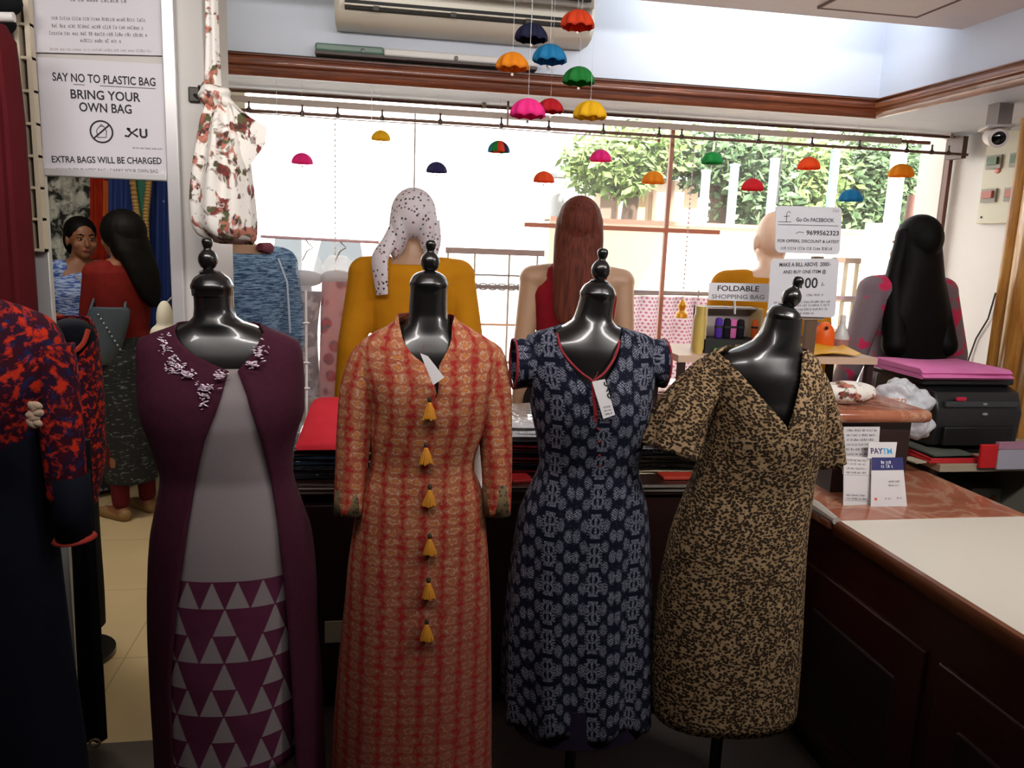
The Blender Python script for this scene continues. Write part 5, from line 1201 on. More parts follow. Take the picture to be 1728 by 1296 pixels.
# clear packets and rack behind, in front of the window
t = thing('packet_shelf', (1.1, 3.3, .86), 'window ledge board strewn with clear garment packets', 'shelf'); mk('board', MB().bb((.1, 3.4, .86), (1.75, 3.6, .875)), M('#d8c6c4', .4), t, smooth=False)
for x in (.12, 1.73): mk('support', MB().bb((x-.015, 3.42, 0), (x+.015, 3.58, .86)), M('#a89a98', .5), t, smooth=False)
for k, (px, lab) in enumerate(((870, 'white clear packet on the ledge behind the orange sleeve'), (1130, 'pinkish clear packet on the ledge left of the leopard shoulder'), (1165, 'second pinkish clear packet on the ledge close to the leopard shoulder'))):
    c = P(px, 650, 3.3); folded(lab, c.x-.1, c.x+.1, 3.42, 3.58, .876+.0, .03+.01*k, plast(('#d8d6d8', '#c9aeb2', '#d2b8bc')[k]), 'clear packets on the window ledge', name='garment_packet')

# ------------------------------------------------------------------ signs, organiser and bits beside the leopard dress
def board(label, px, Y, thick=.006, name='sign_board', rad=.015):
    q = [P(x, y, Y) for x, y in px]; t = thing(name, (q[2]+q[3])/2, label, 'sign')
    xd = (q[1]-q[0]).normalized(); yd = ((q[0]-q[3])-xd*(q[0]-q[3]).dot(xd)).normalized(); z = xd.cross(yd); pts = []
    for i, c in enumerate(q):
        a = (q[i-1]-c).normalized(); b = (q[(i+1) % 4]-c).normalized()
        for k in range(5):
            th = PI/2*k/4; pts.append(c+a*rad*(1-math.sin(th))+b*rad*(1-math.cos(th)))
    mk('board', MB().prism(pts, z*-thick), M('#c2c2c9', .4), t, smooth=False)
    W_ = (q[1]-q[0]).length; o = q[3]; at = lambda u, v: o+xd*(u*W_)+(q[0]-q[3])*v+(q[2]-q[3]-xd*W_)*u*(1-v)
    return t, at, xd, yd, W_
YG = 2.6
t, at, xd, yd, W_ = board('upper white offer sign with phone number, on the stand before the bald mannequin', ((1310, 347), (1421, 350), (1417, 430), (1309, 426)), YG)
print_(t, at, xd, yd, W_, (('Go On FACEBOOK', .3, .68, .018, .58, 'LEFT'), ('9699562323', .46, .40, .022, .5, 'LEFT'), ('FOR OFFERS, DISCOUNT & LATEST', .5, .235, .014, .94, 'CENTER')), INK)
mb = MB(); scribble(mb, at(.08, .07), xd, yd, .8*W_, .011, seed=3); scribble(mb, at(.86, .9), xd, yd, .1*W_, .01, seed=5)
mk('small_print', mb, INKS, t, smooth=False)
mb = MB(); stroke(mb, [(0, 0), (.92*W_, 0)], .0018, at(.03, .6), xd, yd); stroke(mb, [(0, 0), (.2*W_, 0)], .0018, at(.03, .66), xd, yd); stroke(mb, [(.02, 0), (.02, .03), (.026, .036), (.034, .03)], .002, at(.07, .66), xd, yd); stroke(mb, [(.01, .018), (.032, .02)], .002, at(.07, .66), xd, yd); stroke(mb, [(.0, 0), (.012, .006), (.03, .004)], .0018, at(.3, .42), xd, yd); mk('rule', mb, INK, t, smooth=False)
t2, at, xd, yd, W_ = board('lower white offer sign with a large 100/- price, partly behind the leopard form finial', ((1302, 437), (1416, 436), (1409, 536), (1295, 533)), YG)
print_(t2, at, xd, yd, W_, (('MAKE A BILL ABOVE  2000/-', .5, .87, .019, .76, 'CENTER'), ('AND BUY ONE ITEM @', .5, .75, .016, .64, 'CENTER'), ('100', .56, .5, .05, None, 'CENTER'), ('/-', .76, .53, .02, None, 'LEFT')), INK)
mb = MB()
for k, (v_, wd, u) in enumerate(((.36, .25, .55), (.22, .84, .08), (.16, .84, .08), (.09, .8, .1), (.03, .4, .3))): scribble(mb, at(u, v_), xd, yd, wd*W_, .008, seed=k)
stroke(mb, [(0, 0), (.02, 0)], .002, at(.32, .62), xd, yd); stroke(mb, [(0, 0), (.02, 0)], .002, at(.32, .58), xd, yd); stroke(mb, [(.004, .004), (.016, -.004), (.004, -.012), (.014, -.026)], .002, at(.32, .6), xd, yd)
mk('small_print', mb, INKS, t2, smooth=False)
t = thing('sign_stand', (P(1360, 560, YG).x, YG+.03, 1.085), 'clear and brown stand holding up the two white offer signs', 'stand'); c = P(1360, 600, YG+.03)
SB = P(1480, 712, 2.3).z+.042
mk('post', MB().bb((c.x-.02, YG+.012, SB), (c.x+.02, YG+.03, P(1360, 432, YG).z)), M('#5a4434', .5), t); mk('foot', MB().bb((c.x-.06, YG-.01, SB), (c.x+.06, YG+.05, SB+.012)), M('#5a4434', .5), t, bevel=.003)
mk('crossbar', MB().bb((c.x-.07, YG+.008, P(1360, 540, YG).z), (c.x+.04, YG+.02, P(1360, 526, YG).z)), M('#8a7a68', .5), t)
# table behind carrying the organiser
t = thing('side_counter', (1.3, 2.85, 0), 'narrow dark counter behind the leopard dress carrying the bag organiser', 'counter')
zo = P(1215, 596, 2.75).z
mk('top', MB().bb((1.06, 2.68, zo-.025), (1.84, 3.0, zo)), M('#c9ab94', .4), t, smooth=False)
for x in (1.08, 1.82):
    for y in (2.7, 2.96): mk('leg', MB().bb((x-.012, y-.012, .0 if x > 1.33 else .79), (x+.012, y+.012, zo-.025)), DARK, t, smooth=False)
t, at, xd, yd, W_, H_ = sheet('white sign reading FOLDABLE SHOPPING BAG above the bag organiser', ((1197, 477), (1303, 479), (1301, 510), (1195, 506)), 2.74, .002, 'sign', 'shopping_bag_sign', M('#cfcfd4', .5))
print_(t, at, xd, yd, W_, (('FOLDABLE', .46, .56, .027, .66, 'CENTER'),)); print_(t, at, xd, yd, W_, (('SHOPPING BAG', .47, .12, .022, .84, 'CENTER'),), INKS)
mk('stick', MB().cyl(P(1240, 505, 2.745), P(1240, 530, 2.745), .004), M('#bbbbbb', .4), t)
t = thing('bag_organiser', (P(1230, 590, 2.78).x, 2.78, zo), 'light open box organiser holding rolled foldable bags', 'organiser')
xa, xb, zt_ = P(1192, 560, 2.74).x, P(1290, 560, 2.74).x, P(1240, 521, 2.74).z
mk('back', MB().bb((xa, 2.86, zo), (xb, 2.875, zt_)), M('#b0a6a4', .6), t); mk('base', MB().bb((xa, 2.74, zo), (xb, 2.875, zo+.05)), M('#1c1a1a', .6), t); mk('top', MB().bb((xa, 2.8, zt_-.006), (xb, 2.875, zt_)), M('#c9c2c0', .6), t)
for x in (xa, xb-.008): mk('side', MB().bb((x, 2.76, zo), (x+.008, 2.875, zt_)), M('#c4a878', .6), t)
for k, (px, colr, nm) in enumerate(((1212, '#4a2a8c', 'violet'), (1226, '#15131a', 'black'), (1236, '#d06aa8', 'pink'), (1249, '#1c161c', 'black right-hand'), (1274, '#d8602a', 'orange'))):
    x = P(px, 560, 2.79).x; tt = thing('rolled_bag', (x, 2.79, zo+.05), nm+' rolled foldable bag standing in the organiser', 'rolled bag', 'rolled foldable bags in the organiser'); zz = P(px, 537+k, 2.79).z
    mk('roll', MB().lathe((x, 2.79, zo+.052), (0, 0, 1), [(0, .012), (.004, .014), ((zz-zo-.05)*.6, .0145), ((zz-zo-.05)*.92, .013), (zz-zo-.05, .008)], 14), cloth('bag_'+nm, colr, colr, 20), tt, sharp=70)
    mk('band', MB().lathe((x, 2.79, zo+.09), (0, 0, 1), [(0, .0155), (.008, .0155)], 14, False), M('#222222', .7), tt)
t = thing('yellow_packet', (xa-.03, 2.76, zo), 'tall yellowish packet standing left of the bag organiser', 'packet')
mk('pouch', MB().loft([[V((xa-.022+w_*math.cos(q), 2.76+.03*math.sin(q), z)) for q in [2*PI*k/18 for k in range(18)]] for z, w_ in ((zo, .016), (zo+.02, .022), (zo+.12, .021), (zt_-.02, .014), (zt_+.005, .016))]), M('#c2a85c', .4), t)
t = thing('green_bowl', P(1232, 588, 2.66), 'bright green shallow dish in front of the bag organiser', 'dish'); c = P(1232, 590, 2.68)
mk('bowl', MB().lathe((c.x, 2.7, zo), (0, 0, 1), [(.0, .03), (.003, .034), (.018, .048), (.02, .048), (.016, .042), (.006, .03)], 28), M('#4cc23a', .4), t)
# on the slab
def bx(px, py, Y): return P(px, py, Y)
t = thing('orange_bottle', P(1388, 608, 2.5), 'round bright orange container with a small hole beside the white spray bottle', 'container'); c = P(1386, 610, 2.85)
mk('shell', MB().lathe((c.x, 2.85, zo), (0, 0, 1), [(0, .03), (.004, .037), (.05, .04), (.075, .038), (.098, .028), (.112, .012), (.114, .003)], 28), M('#e8600c', .45), t); mk('hole', MB().ell((c.x-.014, 2.815, zo+.094), (.007, .007, .007)), M('#3a1606', .8), t)
t = thing('spray_bottle', P(1413, 608, 2.5), 'white spray bottle with a tapering neck beside the orange container', 'bottle'); c = P(1415, 610, 2.9)
mk('bottle', MB().lathe((c.x, 2.9, zo), (0, 0, 1), [(0, .026), (.004, .03), (.05, .03), (.075, .022), (.1, .011), (.115, .011)], 24), M('#c4c6c4', .35), t); mk('cap', MB().lathe((c.x, 2.9, zo+.115), (0, 0, 1), [(0, .011), (.02, .01), (.024, .006)], 18), M('#d8d8d8', .35), t); mk('label_band', MB().lathe((c.x, 2.9, zo+.015), (0, 0, 1), [(0, .0306), (.028, .0306)], 24, False), M('#a8746a', .5), t)
t = thing('blue_marker_box', P(1385, 560, 2.64), 'small blue and purple box peeping out behind the offer signs', 'box'); c = P(1386, 552, 2.95)
mk('box', MB().bb((c.x-.03, 2.93, zo), (c.x+.03, 2.965, P(1386, 546, 2.93).z)), M('#3a4f8c', .5), t, bevel=.003); mk('panel', MB().bb((c.x+.002, 2.927, zo+.05), (c.x+.028, 2.931, P(1386, 550, 2.93).z)), M('#6a3a6a', .5), t)
t = thing('yellow_highlighter', P(1348, 592, 2.4), 'yellow highlighter lying beside the leaning black neck', 'pen'); c = P(1348, 592, 2.72); c.z = max(c.z, zo+.024); mk('barrel', MB().cyl(c+V((-.02, 0, -.016)), c+V((.012, 0, .012)), .009), M('#d8c81c', .4), t); mk('cap', MB().cyl(c+V((.012, 0, .012)), c+V((.024, 0, .022)), .008), M('#b8a810', .4), t)
t = thing('pen_cup', P(1350, 600, 2.45), 'brown wooden pen cup behind the leaning black neck', 'cup'); mk('cup', MB().lathe((c.x+.012, 2.79, zo), (0, 0, 1), [(0, .034), (.07, .038), (.068, .033)], 20), M('#6a4028', .5), t)
t = thing('mustard_folder', P(1420, 625, 2.5), 'mustard yellow folder lying open on the slab behind the floral pouch', 'folder')
mb = MB(); mb.loft([[V((x, y, z)), V((x, y, z+.003)), V((x+.01, y+.14, z+.018)), V((x+.01, y+.14, z+.015))] for x, y, z in [(P(px, 628, 2.69).x, 2.69, zo+.004+.01*abs(math.sin(i*.8))) for i, px in enumerate((1368, 1384, 1404, 1422, 1440, 1450))]]); mk('cover', mb, M('#d09a14', .5), t, sharp=60)
t = thing('floral_pouch', P(1440, 672, 2.36), 'rolled white floral cloth pouch lying on the marble slab', 'pouch')
a, b = P(1392, 655, 2.38), P(1470, 662, 2.38); mb = MB(); rr = []
for i in range(13): u = i/12; rr.append((.004+.034*math.sin(PI*min(1, .14+u*.76))**.5, .004+.045*math.sin(PI*min(1, .14+u*.76))**.5))
a.z = b.z = SB+.04; mb.tube([a.lerp(b, i/12) for i in range(13)], rr, 24, up=(0, 1, 0)); mk('roll', mb, PM('floral_cloth_pouch', lambda: floral(3.7), .85), t, sharp=80)
t = thing('white_carrier_bag', P(1530, 700, 2.45), 'crumpled white plastic carrier bag with orange letters beside the marble slab', 'plastic bag')
cb = MB()
for px, py, Y, r in ((1505, 668, 2.58, (.07, .05, .055)), (1520, 672, 2.56, (.08, .06, .075)), (1538, 690, 2.55, (.065, .06, .085)), (1545, 715, 2.54, (.06, .06, .06)), (1530, 700, 2.54, (.07, .06, .08)), (1508, 647, 2.6, (.03, .03, .025))): cb.ell(P(px, py, Y), r)
bo = blob('bag', cb, .007, PM('white_plastic', lambda: mixc(step(noise(obj3()[3], 20, 3), .5, .2), '#b9bcc4', '#cdd0d6'), .3, bump=lambda: (noise(obj3()[3], 28, 4, .6, .5), .6)), t, 4); crumple(bo, .02, 16)
c = P(1512, 690, 2.45); mk('lettering', text_mb('VSP', P(1497, 686, 2.45), (1, 0, -.05), (0, 0, 1), .045, depth=.0), M('#c87a52', .6), t, smooth=False)

# ------------------------------------------------------------------ standing cards leaning on the ledge cabinet
YC = 2.22
def card(label, px, Yb, Yt, mat=None):
    q = [P(px[0][0], px[0][1], Yt), P(px[1][0], px[1][1], Yt), P(px[2][0], px[2][1], Yb), P(px[3][0], px[3][1], Yb)]
    t = thing('payment_card' if 'pay' in label else 'notice_card', (q[2]+q[3])/2, label, 'card'); xd = (q[1]-q[0]).normalized(); yd = ((q[0]-q[3])-xd*(q[0]-q[3]).dot(xd)).normalized(); z = xd.cross(yd)
    mk('card', MB().prism(q, z*-.002), mat or M('#d2ced0', .5), t, smooth=False)
    W_ = (q[1]-q[0]).length; o = q[3]; at = lambda u, v: o+xd*(u*W_)+(q[0]-q[3])*v+(q[2]-q[3]-xd*W_)*u*(1-v)
    return t, at, xd, yd, W_
t, at, xd, yd, W_ = card('tall white notice card with lines of print leaning on the dark ledge cabinet', ((1424, 720), (1485, 720), (1480, 800), (1422, 800)), 2.27, 2.295)
mb = MB()
for k in range(9): scribble(mb, at(.08, .9-.1*k), xd, yd, W_*(.8 if k else .84), .0075, seed=k)
mk('print', mb, INKS, t, smooth=False)
t, at, xd, yd, W_ = card('white notice card with the shop mark at its foot, left of the blue-headed payment card', ((1424, 770), (1468, 772), (1470, 872), (1423, 868)), 2.17, 2.245)
mb = MB()
for k, v_ in enumerate((.92, .86, .78, .71, .32, .26)): scribble(mb, at(.1, v_), xd, yd, W_*.78, .006, seed=k+20)
mk('print', mb, INKS, t, smooth=False)
mb = logo(MB(), at(.26, .06), xd, yd, .022, .0035); mk('shop_mark', mb, INK, t, smooth=False)
mb = MB()
for k, v_ in enumerate((.95, .68, .24)): stroke(mb, [(.04*W_, 0), (.95*W_, 0)], .001, at(0, v_), xd, yd)
mk('rule', mb, INKS, t, smooth=False)
t, at, xd, yd, W_ = card('small white payment card reading PAYTM behind the other cards', ((1466, 746), (1514, 746), (1510, 776), (1464, 774)), 2.24, 2.26)
mk('lettering', text_mb('PAY', at(.1, .3), xd, yd, .026, bold=.0006, width=W_*.42), M('#1c2a5c', .6), t, smooth=False); mk('lettering', text_mb('TM', at(.53, .3), xd, yd, .026, bold=.0006, width=W_*.34), M('#3fa4d8', .6), t, smooth=False)
t, at, xd, yd, W_ = card('white payment card with a navy header panel, rightmost of the standing cards', ((1471, 772), (1523, 772), (1532, 869), (1469, 872)), 2.15, 2.235)
q = [at(0, .78), at(1, .78), at(1, 1), at(0, 1)]; zc_ = xd.cross(yd); mk('header', MB().prism([p+zc_*.0012 for p in q], zc_*-.0012), M('#1c2060', .5), t, smooth=False)
mb = MB(); 
for k in range(2): scribble(mb, at(.3, .89-.07*k), xd, yd, W_*.42, .011, .0014, seed=31+k)
mk('header_print', mb, M('#cfd0da', .6), t, smooth=False)
mb = MB()
for k, (u, v_, wd) in enumerate(((.52, .57, .4), (.52, .5, .34), (.4, .28, .2), (.74, .28, .2), (.2, .1, .4))): scribble(mb, at(u, v_), xd, yd, W_*wd, .006, seed=40+k)
mk('print', mb, INKS, t, smooth=False)
mb = MB(); stroke(mb, [(0, 0), (.008, 0)], .008, at(.1, .29), xd, yd, .001); stroke(mb, [(0, 0), (.005, 0)], .004, at(.12, .1), xd, yd, .001); stroke(mb, [(0, 0), (.016, 0)], .012, at(.78, .1), xd, yd, .001); mk('payment_marks', mb, M('#d0452c', .6), t, smooth=False)

# ------------------------------------------------------------------ printer and papers on the back shelf
PB = P(1640, 762, 2.6).z
x0, x1, zt_ = P(1578, 700, 2.6).x, P(1722, 700, 2.6).x, P(1650, 655, 2.6).z
t = thing('printer', ((x0+x1)/2, 2.8, PB), 'black laser printer on the back shelf under a pink cloth', 'printer')
PK = M('#17181a', .4, coat=.2)
mk('body', MB().loft([[V((x, y, z)) for y, z in ((2.62, PB+.02), (2.6, PB+.03), (2.59, PB+.15), (2.62, zt_-.02), (2.68, zt_), (2.98, zt_), (3.0, PB))] for x in (x0, x0+.03, x1-.03, x1)]), PK, t, bevel=.008, sharp=30)
mk('top_cover', MB().bb((x0-.03, 2.65, zt_), (x1+.0, 2.98, zt_+.025)), M('#232427', .35), t, bevel=.008); mk('paper_slot', MB().bb((x0+.03, 2.586, zt_-.07), (x1-.03, 2.6, zt_-.05)), M('#3a3c40', .4), t, bevel=.002)
mk('tray', MB().bb((x0+.03, 2.575, PB+.03), (x1-.04, 2.6, PB+.1)), M('#111214', .45), t, bevel=.004)
for py in (683, 700): c = P(1665, py, 2.58); mk('button', MB().ell((c.x, 2.588, c.z), (.012, .004, .006)), M('#9a9ca0', .3, .4), t)
c = P(1624, 674, 2.58); mk('brand_badge', MB().bb((c.x-.02, 2.582, c.z-.007), (c.x+.02, 2.592, c.z+.007)), M('#c01c40', .4), t, bevel=.002)
for x in (x0+.03, x1-.03): mk('foot', MB().cyl((x, 2.66, PB-.0), (x, 2.66, PB+.03), .012), PK, t)
t = thing('pink_cloth', ((x0+x1)/2, 2.8, zt_+.025), 'pink folded cloth lying on top of the black printer', 'cloth'); mb = MB()
for zz, e in ((zt_+.026, 0), (zt_+.042, .01)):
    rings = []
    for i in range(13):
        u = i/12; x = x0-.05+(x1-x0+.02)*u; b_ = .004*math.sin(6*u+e*90)
        rings.append([V((x, 2.63+e, zz)), V((x, 2.62+e, zz+.008)), V((x, 2.64+e, zz+.018+b_)), V((x, 2.94, zz+.018+b_)), V((x, 2.95, zz+.006)), V((x, 2.93, zz))])
    mb.loft(rings)
mk('cloth', mb, cloth('pink_cloth', '#d672ae', '#e084ba', 10), t, sharp=80)
sh = .84
t = thing('red_register', P(1620, 780, 2.5), 'red cloth-bound register flat on the shelf under the printer', 'book'); mk('cover', MB().bb((P(1566, 770, 2.5).x, 2.49, sh), (P(1662, 770, 2.5).x, 2.8, sh+.008)), M('#b01c20', .5), t, bevel=.002); mk('pages', MB().bb((P(1570, 770, 2.5).x, 2.495, sh+.008), (P(1658, 770, 2.5).x, 2.79, sh+.018)), M('#b8242a', .6), t)
t = thing('paper_stack', P(1610, 755, 2.5), 'cream stack of papers on the red register under the printer', 'papers'); hh = max(PB-.004, sh+.03)
mk('sheets', MB().bb((P(1576, 760, 2.5).x, 2.5, sh+.018), (P(1652, 760, 2.5).x, 2.8, hh-.012)), M('#a8a294', .7), t, bevel=.002); mk('top_sheet', MB().box((P(1614, 760, 2.5).x, 2.66, hh-.008), (.17, .28, .006), .06), M('#5a6058', .6), t)
mk('support_block', MB().bb((x0+.02, 2.63, sh+.0), (x1-.0, 2.98, PB)), M('#2a2624', .6), t)
t = thing('envelope', P(1540, 778, 2.5), 'small cream envelope lying on the shelf beside the carrier bag', 'envelope'); c = P(1542, 768, 2.52); mk('paper', MB().box((c.x+.01, 2.53, sh+.003), (.05, .07, .005), .2), M('#b5ad98', .7), t)
t = thing('red_pouch', P(1670, 790, 2.4), 'red and white plastic pouch hanging over the shelf edge at the right', 'pouch')
a = P(1656, 752, 2.46); b = P(1728, 795, 2.46)
mk('red_panel', MB().bb((a.x, 2.455, P(1660, 790, 2.46).z), (P(1682, 770, 2.46).x, 2.468, P(1660, 750, 2.46).z)), M('#c41a20', .35), t, bevel=.003); mk('white_panel', MB().bb((P(1682, 770, 2.46).x, 2.452, P(1690, 792, 2.46).z), (P(1760, 770, 2.46).x, 2.466, P(1690, 756, 2.46).z)), M('#a9a6b4', .3), t, bevel=.003); mk('pink_edge', MB().bb((P(1680, 770, 2.46).x, 2.45, P(1690, 757, 2.46).z), (P(1760, 770, 2.46).x, 2.468, P(1690, 746, 2.46).z)), M('#a87a90', .4), t)
t = thing('carton', P(1660, 840, 2.7), 'white carton with an orange mark on the lower shelf', 'carton'); c = P(1680, 820, 2.65)
mk('box', MB().bb((P(1640, 830, 2.65).x, 2.65, .571), (P(1706, 830, 2.65).x, 2.85, .69)), M('#8f8a88', .6), t, bevel=.004); mk('mark', MB().ell((P(1680, 822, 2.645).x, 2.648, .65), (.014, .003, .012)), M('#b0552a', .5), t)
t = thing('green_box', P(1690, 860, 2.6), 'small green box in front of the carton on the lower shelf', 'box'); mk('box', MB().bb((P(1688, 850, 2.58).x, 2.56, .571), (P(1712, 850, 2.58).x, 2.63, .615)), M('#1f5a48', .5), t, bevel=.003); mk('lid', MB().bb((P(1687, 850, 2.58).x, 2.557, .615), (P(1713, 850, 2.58).x, 2.633, .622)), M('#2a6a55', .5), t)
# ------------------------------------------------------------------ street outside the window
struct('floor', MB().bb((-8, 3.8, -.35), (14, 22, -.3)), M('#d8d2c8', .8), smooth=False)
def leafm(name, a, b): return PM(name, lambda: mixc(step(noise(obj3()[3], 7, 2), .5, .15), a, b), .6, spec=.3)
LEAF1 = leafm('leaf_a', '#5f7a44', '#94a866'); LEAF2 = leafm('leaf_b', '#465f40', '#7a9468'); BARK = M('#5a4638', .9)
def leaves(mb, c, r, n, size, seed):
    rn = random.Random(seed)
    for _ in range(n):
        d = V((rn.gauss(0, 1), rn.gauss(0, 1), rn.gauss(0, 1))).normalized()*rn.uniform(.35, 1)
        p = V(c)+V((d.x*r[0], d.y*r[1], d.z*r[2])); a = V((rn.uniform(-1, 1), rn.uniform(-1, 1), rn.uniform(-.9, .2))).normalized(); b = a.orthogonal().normalized(); s = size*rn.uniform(.6, 1.3)
        mb.add([p, p+a*s*.5+b*s*.22, p+a*s, p+a*s*.5-b*s*.22], [(0, 1, 2, 3)])
    return mb
def tree(label, base, trunk, crown, mat, seed, r=.12, name='tree'):
    t = thing(name, base, label, 'tree', 'trees across the street'); rn = random.Random(seed)
    mb = MB(); mb.tube([V(base), V(base)+V((rn.uniform(-.1, .1), 0, trunk*.5)), V(base)+V((rn.uniform(-.2, .2), 0, trunk))], [r, r*.8, r*.6], 10)
    for c, rr, n in crown[:4]: mb.tube([V(base)+V((0, 0, trunk*.8)), V(c)], [r*.5, r*.12], 6)
    mk('trunk', mb, BARK, t)
    mb = MB()
    for i, (c, rr, n) in enumerate(crown): leaves(mb, c, rr, int(n*2.2), .13, seed*10+i)
    mk('crown', mb, mat, t, smooth=False); return t
YF = 7.0
c1 = P(1050, 275, 8.0)
tree('light green tree left of the tall mullion, across the street', (P(1040, 370, 8).x, 8, -.3), 2.9, [(P(1040, 262, 8), (.55, .5, .3), 500), (P(1010, 285, 8), (.4, .4, .25), 260), (P(1090, 250, 8), (.5, .4, .3), 420), (P(1060, 305, 7.9), (.25, .3, .15), 150)], LEAF1, 2)
tree('dense tree with dark trunk right of the tall mullion', (P(1215, 375, 8.2).x, 8.2, -.3), 2.8, [(P(1180, 262, 8.2), (.5, .5, .35), 520), (P(1230, 270, 8.2), (.5, .5, .4), 600), (P(1275, 300, 8.2), (.5, .5, .5), 700), (P(1255, 350, 8.2), (.4, .5, .4), 420)], LEAF2, 3, .16)
tree('bushy tree behind the offer signs', (P(1345, 375, 8.4).x, 8.4, -.3), 2.4, [(P(1320, 300, 8.4), (.5, .5, .6), 800), (P(1350, 340, 8.4), (.5, .5, .5), 600), (P(1390, 290, 8.4), (.35, .4, .4), 300)], LEAF1, 5)
tree('dark green bushy tree behind the black-haired mannequin', (P(1460, 375, 8.6).x, 8.6, -.3), 2.4, [(P(1450, 280, 8.6), (.5, .5, .5), 700), (P(1490, 330, 8.6), (.55, .5, .6), 800), (P(1440, 350, 8.6), (.45, .5, .5), 600), (P(1525, 290, 8.6), (.4, .5, .5), 400)], LEAF2, 6)
for i, (px, top, colr, lab) in enumerate(((1185, 290, '#b0c4c8', 'pale blue fence post, leftmost, among the leaves'), (1232, 280, '#9ab0b8', 'pale blue fence post right of the dark trunk'), (1298, 270, '#a0b6be', 'pale blue fence post left of the offer signs'), (1398, 255, '#93a8b2', 'grey-blue fence post behind the offer signs'))):
    c = P(px, 376, YF); t = thing('fence_post', (c.x, YF, -.3), lab, 'fence post', 'fence posts across the street')
    mk('post', MB().bb((c.x-.03, YF-.03, -.3), (c.x+.03, YF+.03, P(px, top, YF).z)), M(colr, .6), t); mk('cap', MB().bb((c.x-.035, YF-.035, P(px, top, YF).z), (c.x+.035, YF+.035, P(px, top, YF).z+.02)), M(colr, .6), t)
c = P(1503, 380, 6.6); t = thing('white_post', (c.x, 6.6, -.3), 'white square post left of the black-haired mannequin', 'post'); mk('post', MB().bb((c.x-.045, 6.55, -.3), (c.x+.045, 6.65, P(1505, 258, 6.6).z)), M('#f2f2f0', .7), t); mk('cap', MB().bb((c.x-.055, 6.54, P(1505, 258, 6.6).z), (c.x+.055, 6.66, P(1505, 258, 6.6).z+.03)), M('#f2f2f0', .7), t)
c = P(940, 330, 9.0); t = thing('lamp_post', (c.x, 9, -.3), 'grey concrete pole seen through the window above the brown hair', 'pole')
mk('pole', MB().cyl((c.x, 9, -.3), (c.x, 9, 4.2), .095, .08), M('#8d8d8d', .8), t); mk('band', MB().cyl((c.x, 9, P(938, 295, 9).z-.03), (c.x, 9, P(938, 295, 9).z+.01), .1), M('#6d6d6d', .7), t)
# compound wall, gate pillars, houses
t = thing('compound_wall', (2.5, 6.4, -.3), 'low cream compound wall along the far side of the street', 'wall')
mk('wall', MB().bb((P(925, 385, 6.4).x, 6.35, -.3), (9, 6.55, P(1200, 382, 6.4).z)), M('#d8cdb4', .8), t, smooth=False); mk('coping', MB().bb((P(925, 385, 6.4).x, 6.32, P(1200, 384, 6.4).z), (9, 6.58, P(1200, 377, 6.4).z)), M('#c08a70', .7), t, smooth=False)
t = thing('left_building', (-1.5, 12, -.3), 'bright white building on the left across the street', 'building')
mk('wall', MB().bb((-7, 12, -.3), (P(900, 300, 12).x, 13, 7)), M('#f4f2ee', .8), t, smooth=False)
k_ = mk('window', MB().bb((P(866, 300, 12).x, 11.98, P(866, 345, 12).z), (P(884, 300, 12).x, 12.0, P(866, 262, 12).z)), M('#c4c4c2', .5), t); mk('shutter', MB().bb((P(868, 300, 12).x, 11.96, P(866, 340, 12).z), (P(875, 300, 12).x, 11.98, P(866, 265, 12).z)), M('#d4d4d2', .6), k_)
t = thing('house', (P(1090, 370, 9.4).x, 9.4, -.3), 'cream and pinkish house with columns behind the trees', 'house')
hx0, hx1 = P(1000, 370, 9.6).x, P(1175, 370, 9.6).x
mk('wall', MB().bb((hx0, 9.6, -.3), (hx1, 10.2, P(1090, 302, 9.6).z)), M('#e8d4c0', .8), t, smooth=False)
for px, w_ in ((1052, .1), (1112, .14), (1140, .12)): x = P(px, 350, 9.5).x; mk('column', MB().bb((x-w_/2, 9.4, -.3), (x+w_/2, 9.55, P(px, 306, 9.5).z)), M('#f0e2d4', .8), t)
mk('door', MB().bb((P(1013, 350, 9.58).x, 9.57, -.3), (P(1040, 350, 9.58).x, 9.6, P(1025, 306, 9.58).z)), M('#7d6a5c', .7), t)
for px in (1075, 1095): k_ = mk('window', MB().bb((P(px, 350, 9.58).x, 9.57, P(px, 374, 9.58).z), (P(px+14, 350, 9.58).x, 9.6, P(px, 330, 9.58).z)), M('#b8a07c', .6), t)
mk('roof', MB().loft([[V((hx0-.2, y, z)), V((hx1+.2, y, z+.1)), V((hx1+.2, y, z+.2)), V((hx0-.2, y, z+.1))] for y, z in ((9.2, P(1090, 304, 9.4).z), (10.3, P(1090, 290, 9.4).z))]), M('#a8705a', .7), t, smooth=False)
# railing right outside the shop
t = thing('street_railing', (1.0, 4.6, -.3), 'dark iron railing with scroll work right outside the shop window', 'railing'); YR = 4.6
xl, xr = P(752, 430, YR).x, P(1300, 490, YR).x
IR = M('#4a3a38', .5, .3)
for px0, px1, y, h, colr in ((752, 918, 422, .034, '#6a4a44'), (755, 918, 462, .01, '#5a5458'), (755, 925, 482, .022, '#4a3434'), (925, 1560, 489, .024, '#4a3030'), (755, 1300, 546, .012, '#b88a6a'), (755, 1300, 610, .014, '#7a5a50')):
    a = P(px0, y, YR); b = P(px1, y+(px1-px0)*.025, YR); mk('rail', MB().bb((a.x, YR-.015, a.z-h/2), (b.x, YR+.015, a.z+h/2)), M(colr, .5), t)
mb = MB(); x = xl
while x < P(918, 480, YR).x:
    c = V((x, YR, P(800, 483, YR).z)); mb.tube([c+V((.03*math.cos(a), 0, .018*math.sin(a))) for a in [2*PI*i/14 for i in range(15)]], .004, 5, cap=False); x += .055
mk('scroll_work', mb, IR, t)
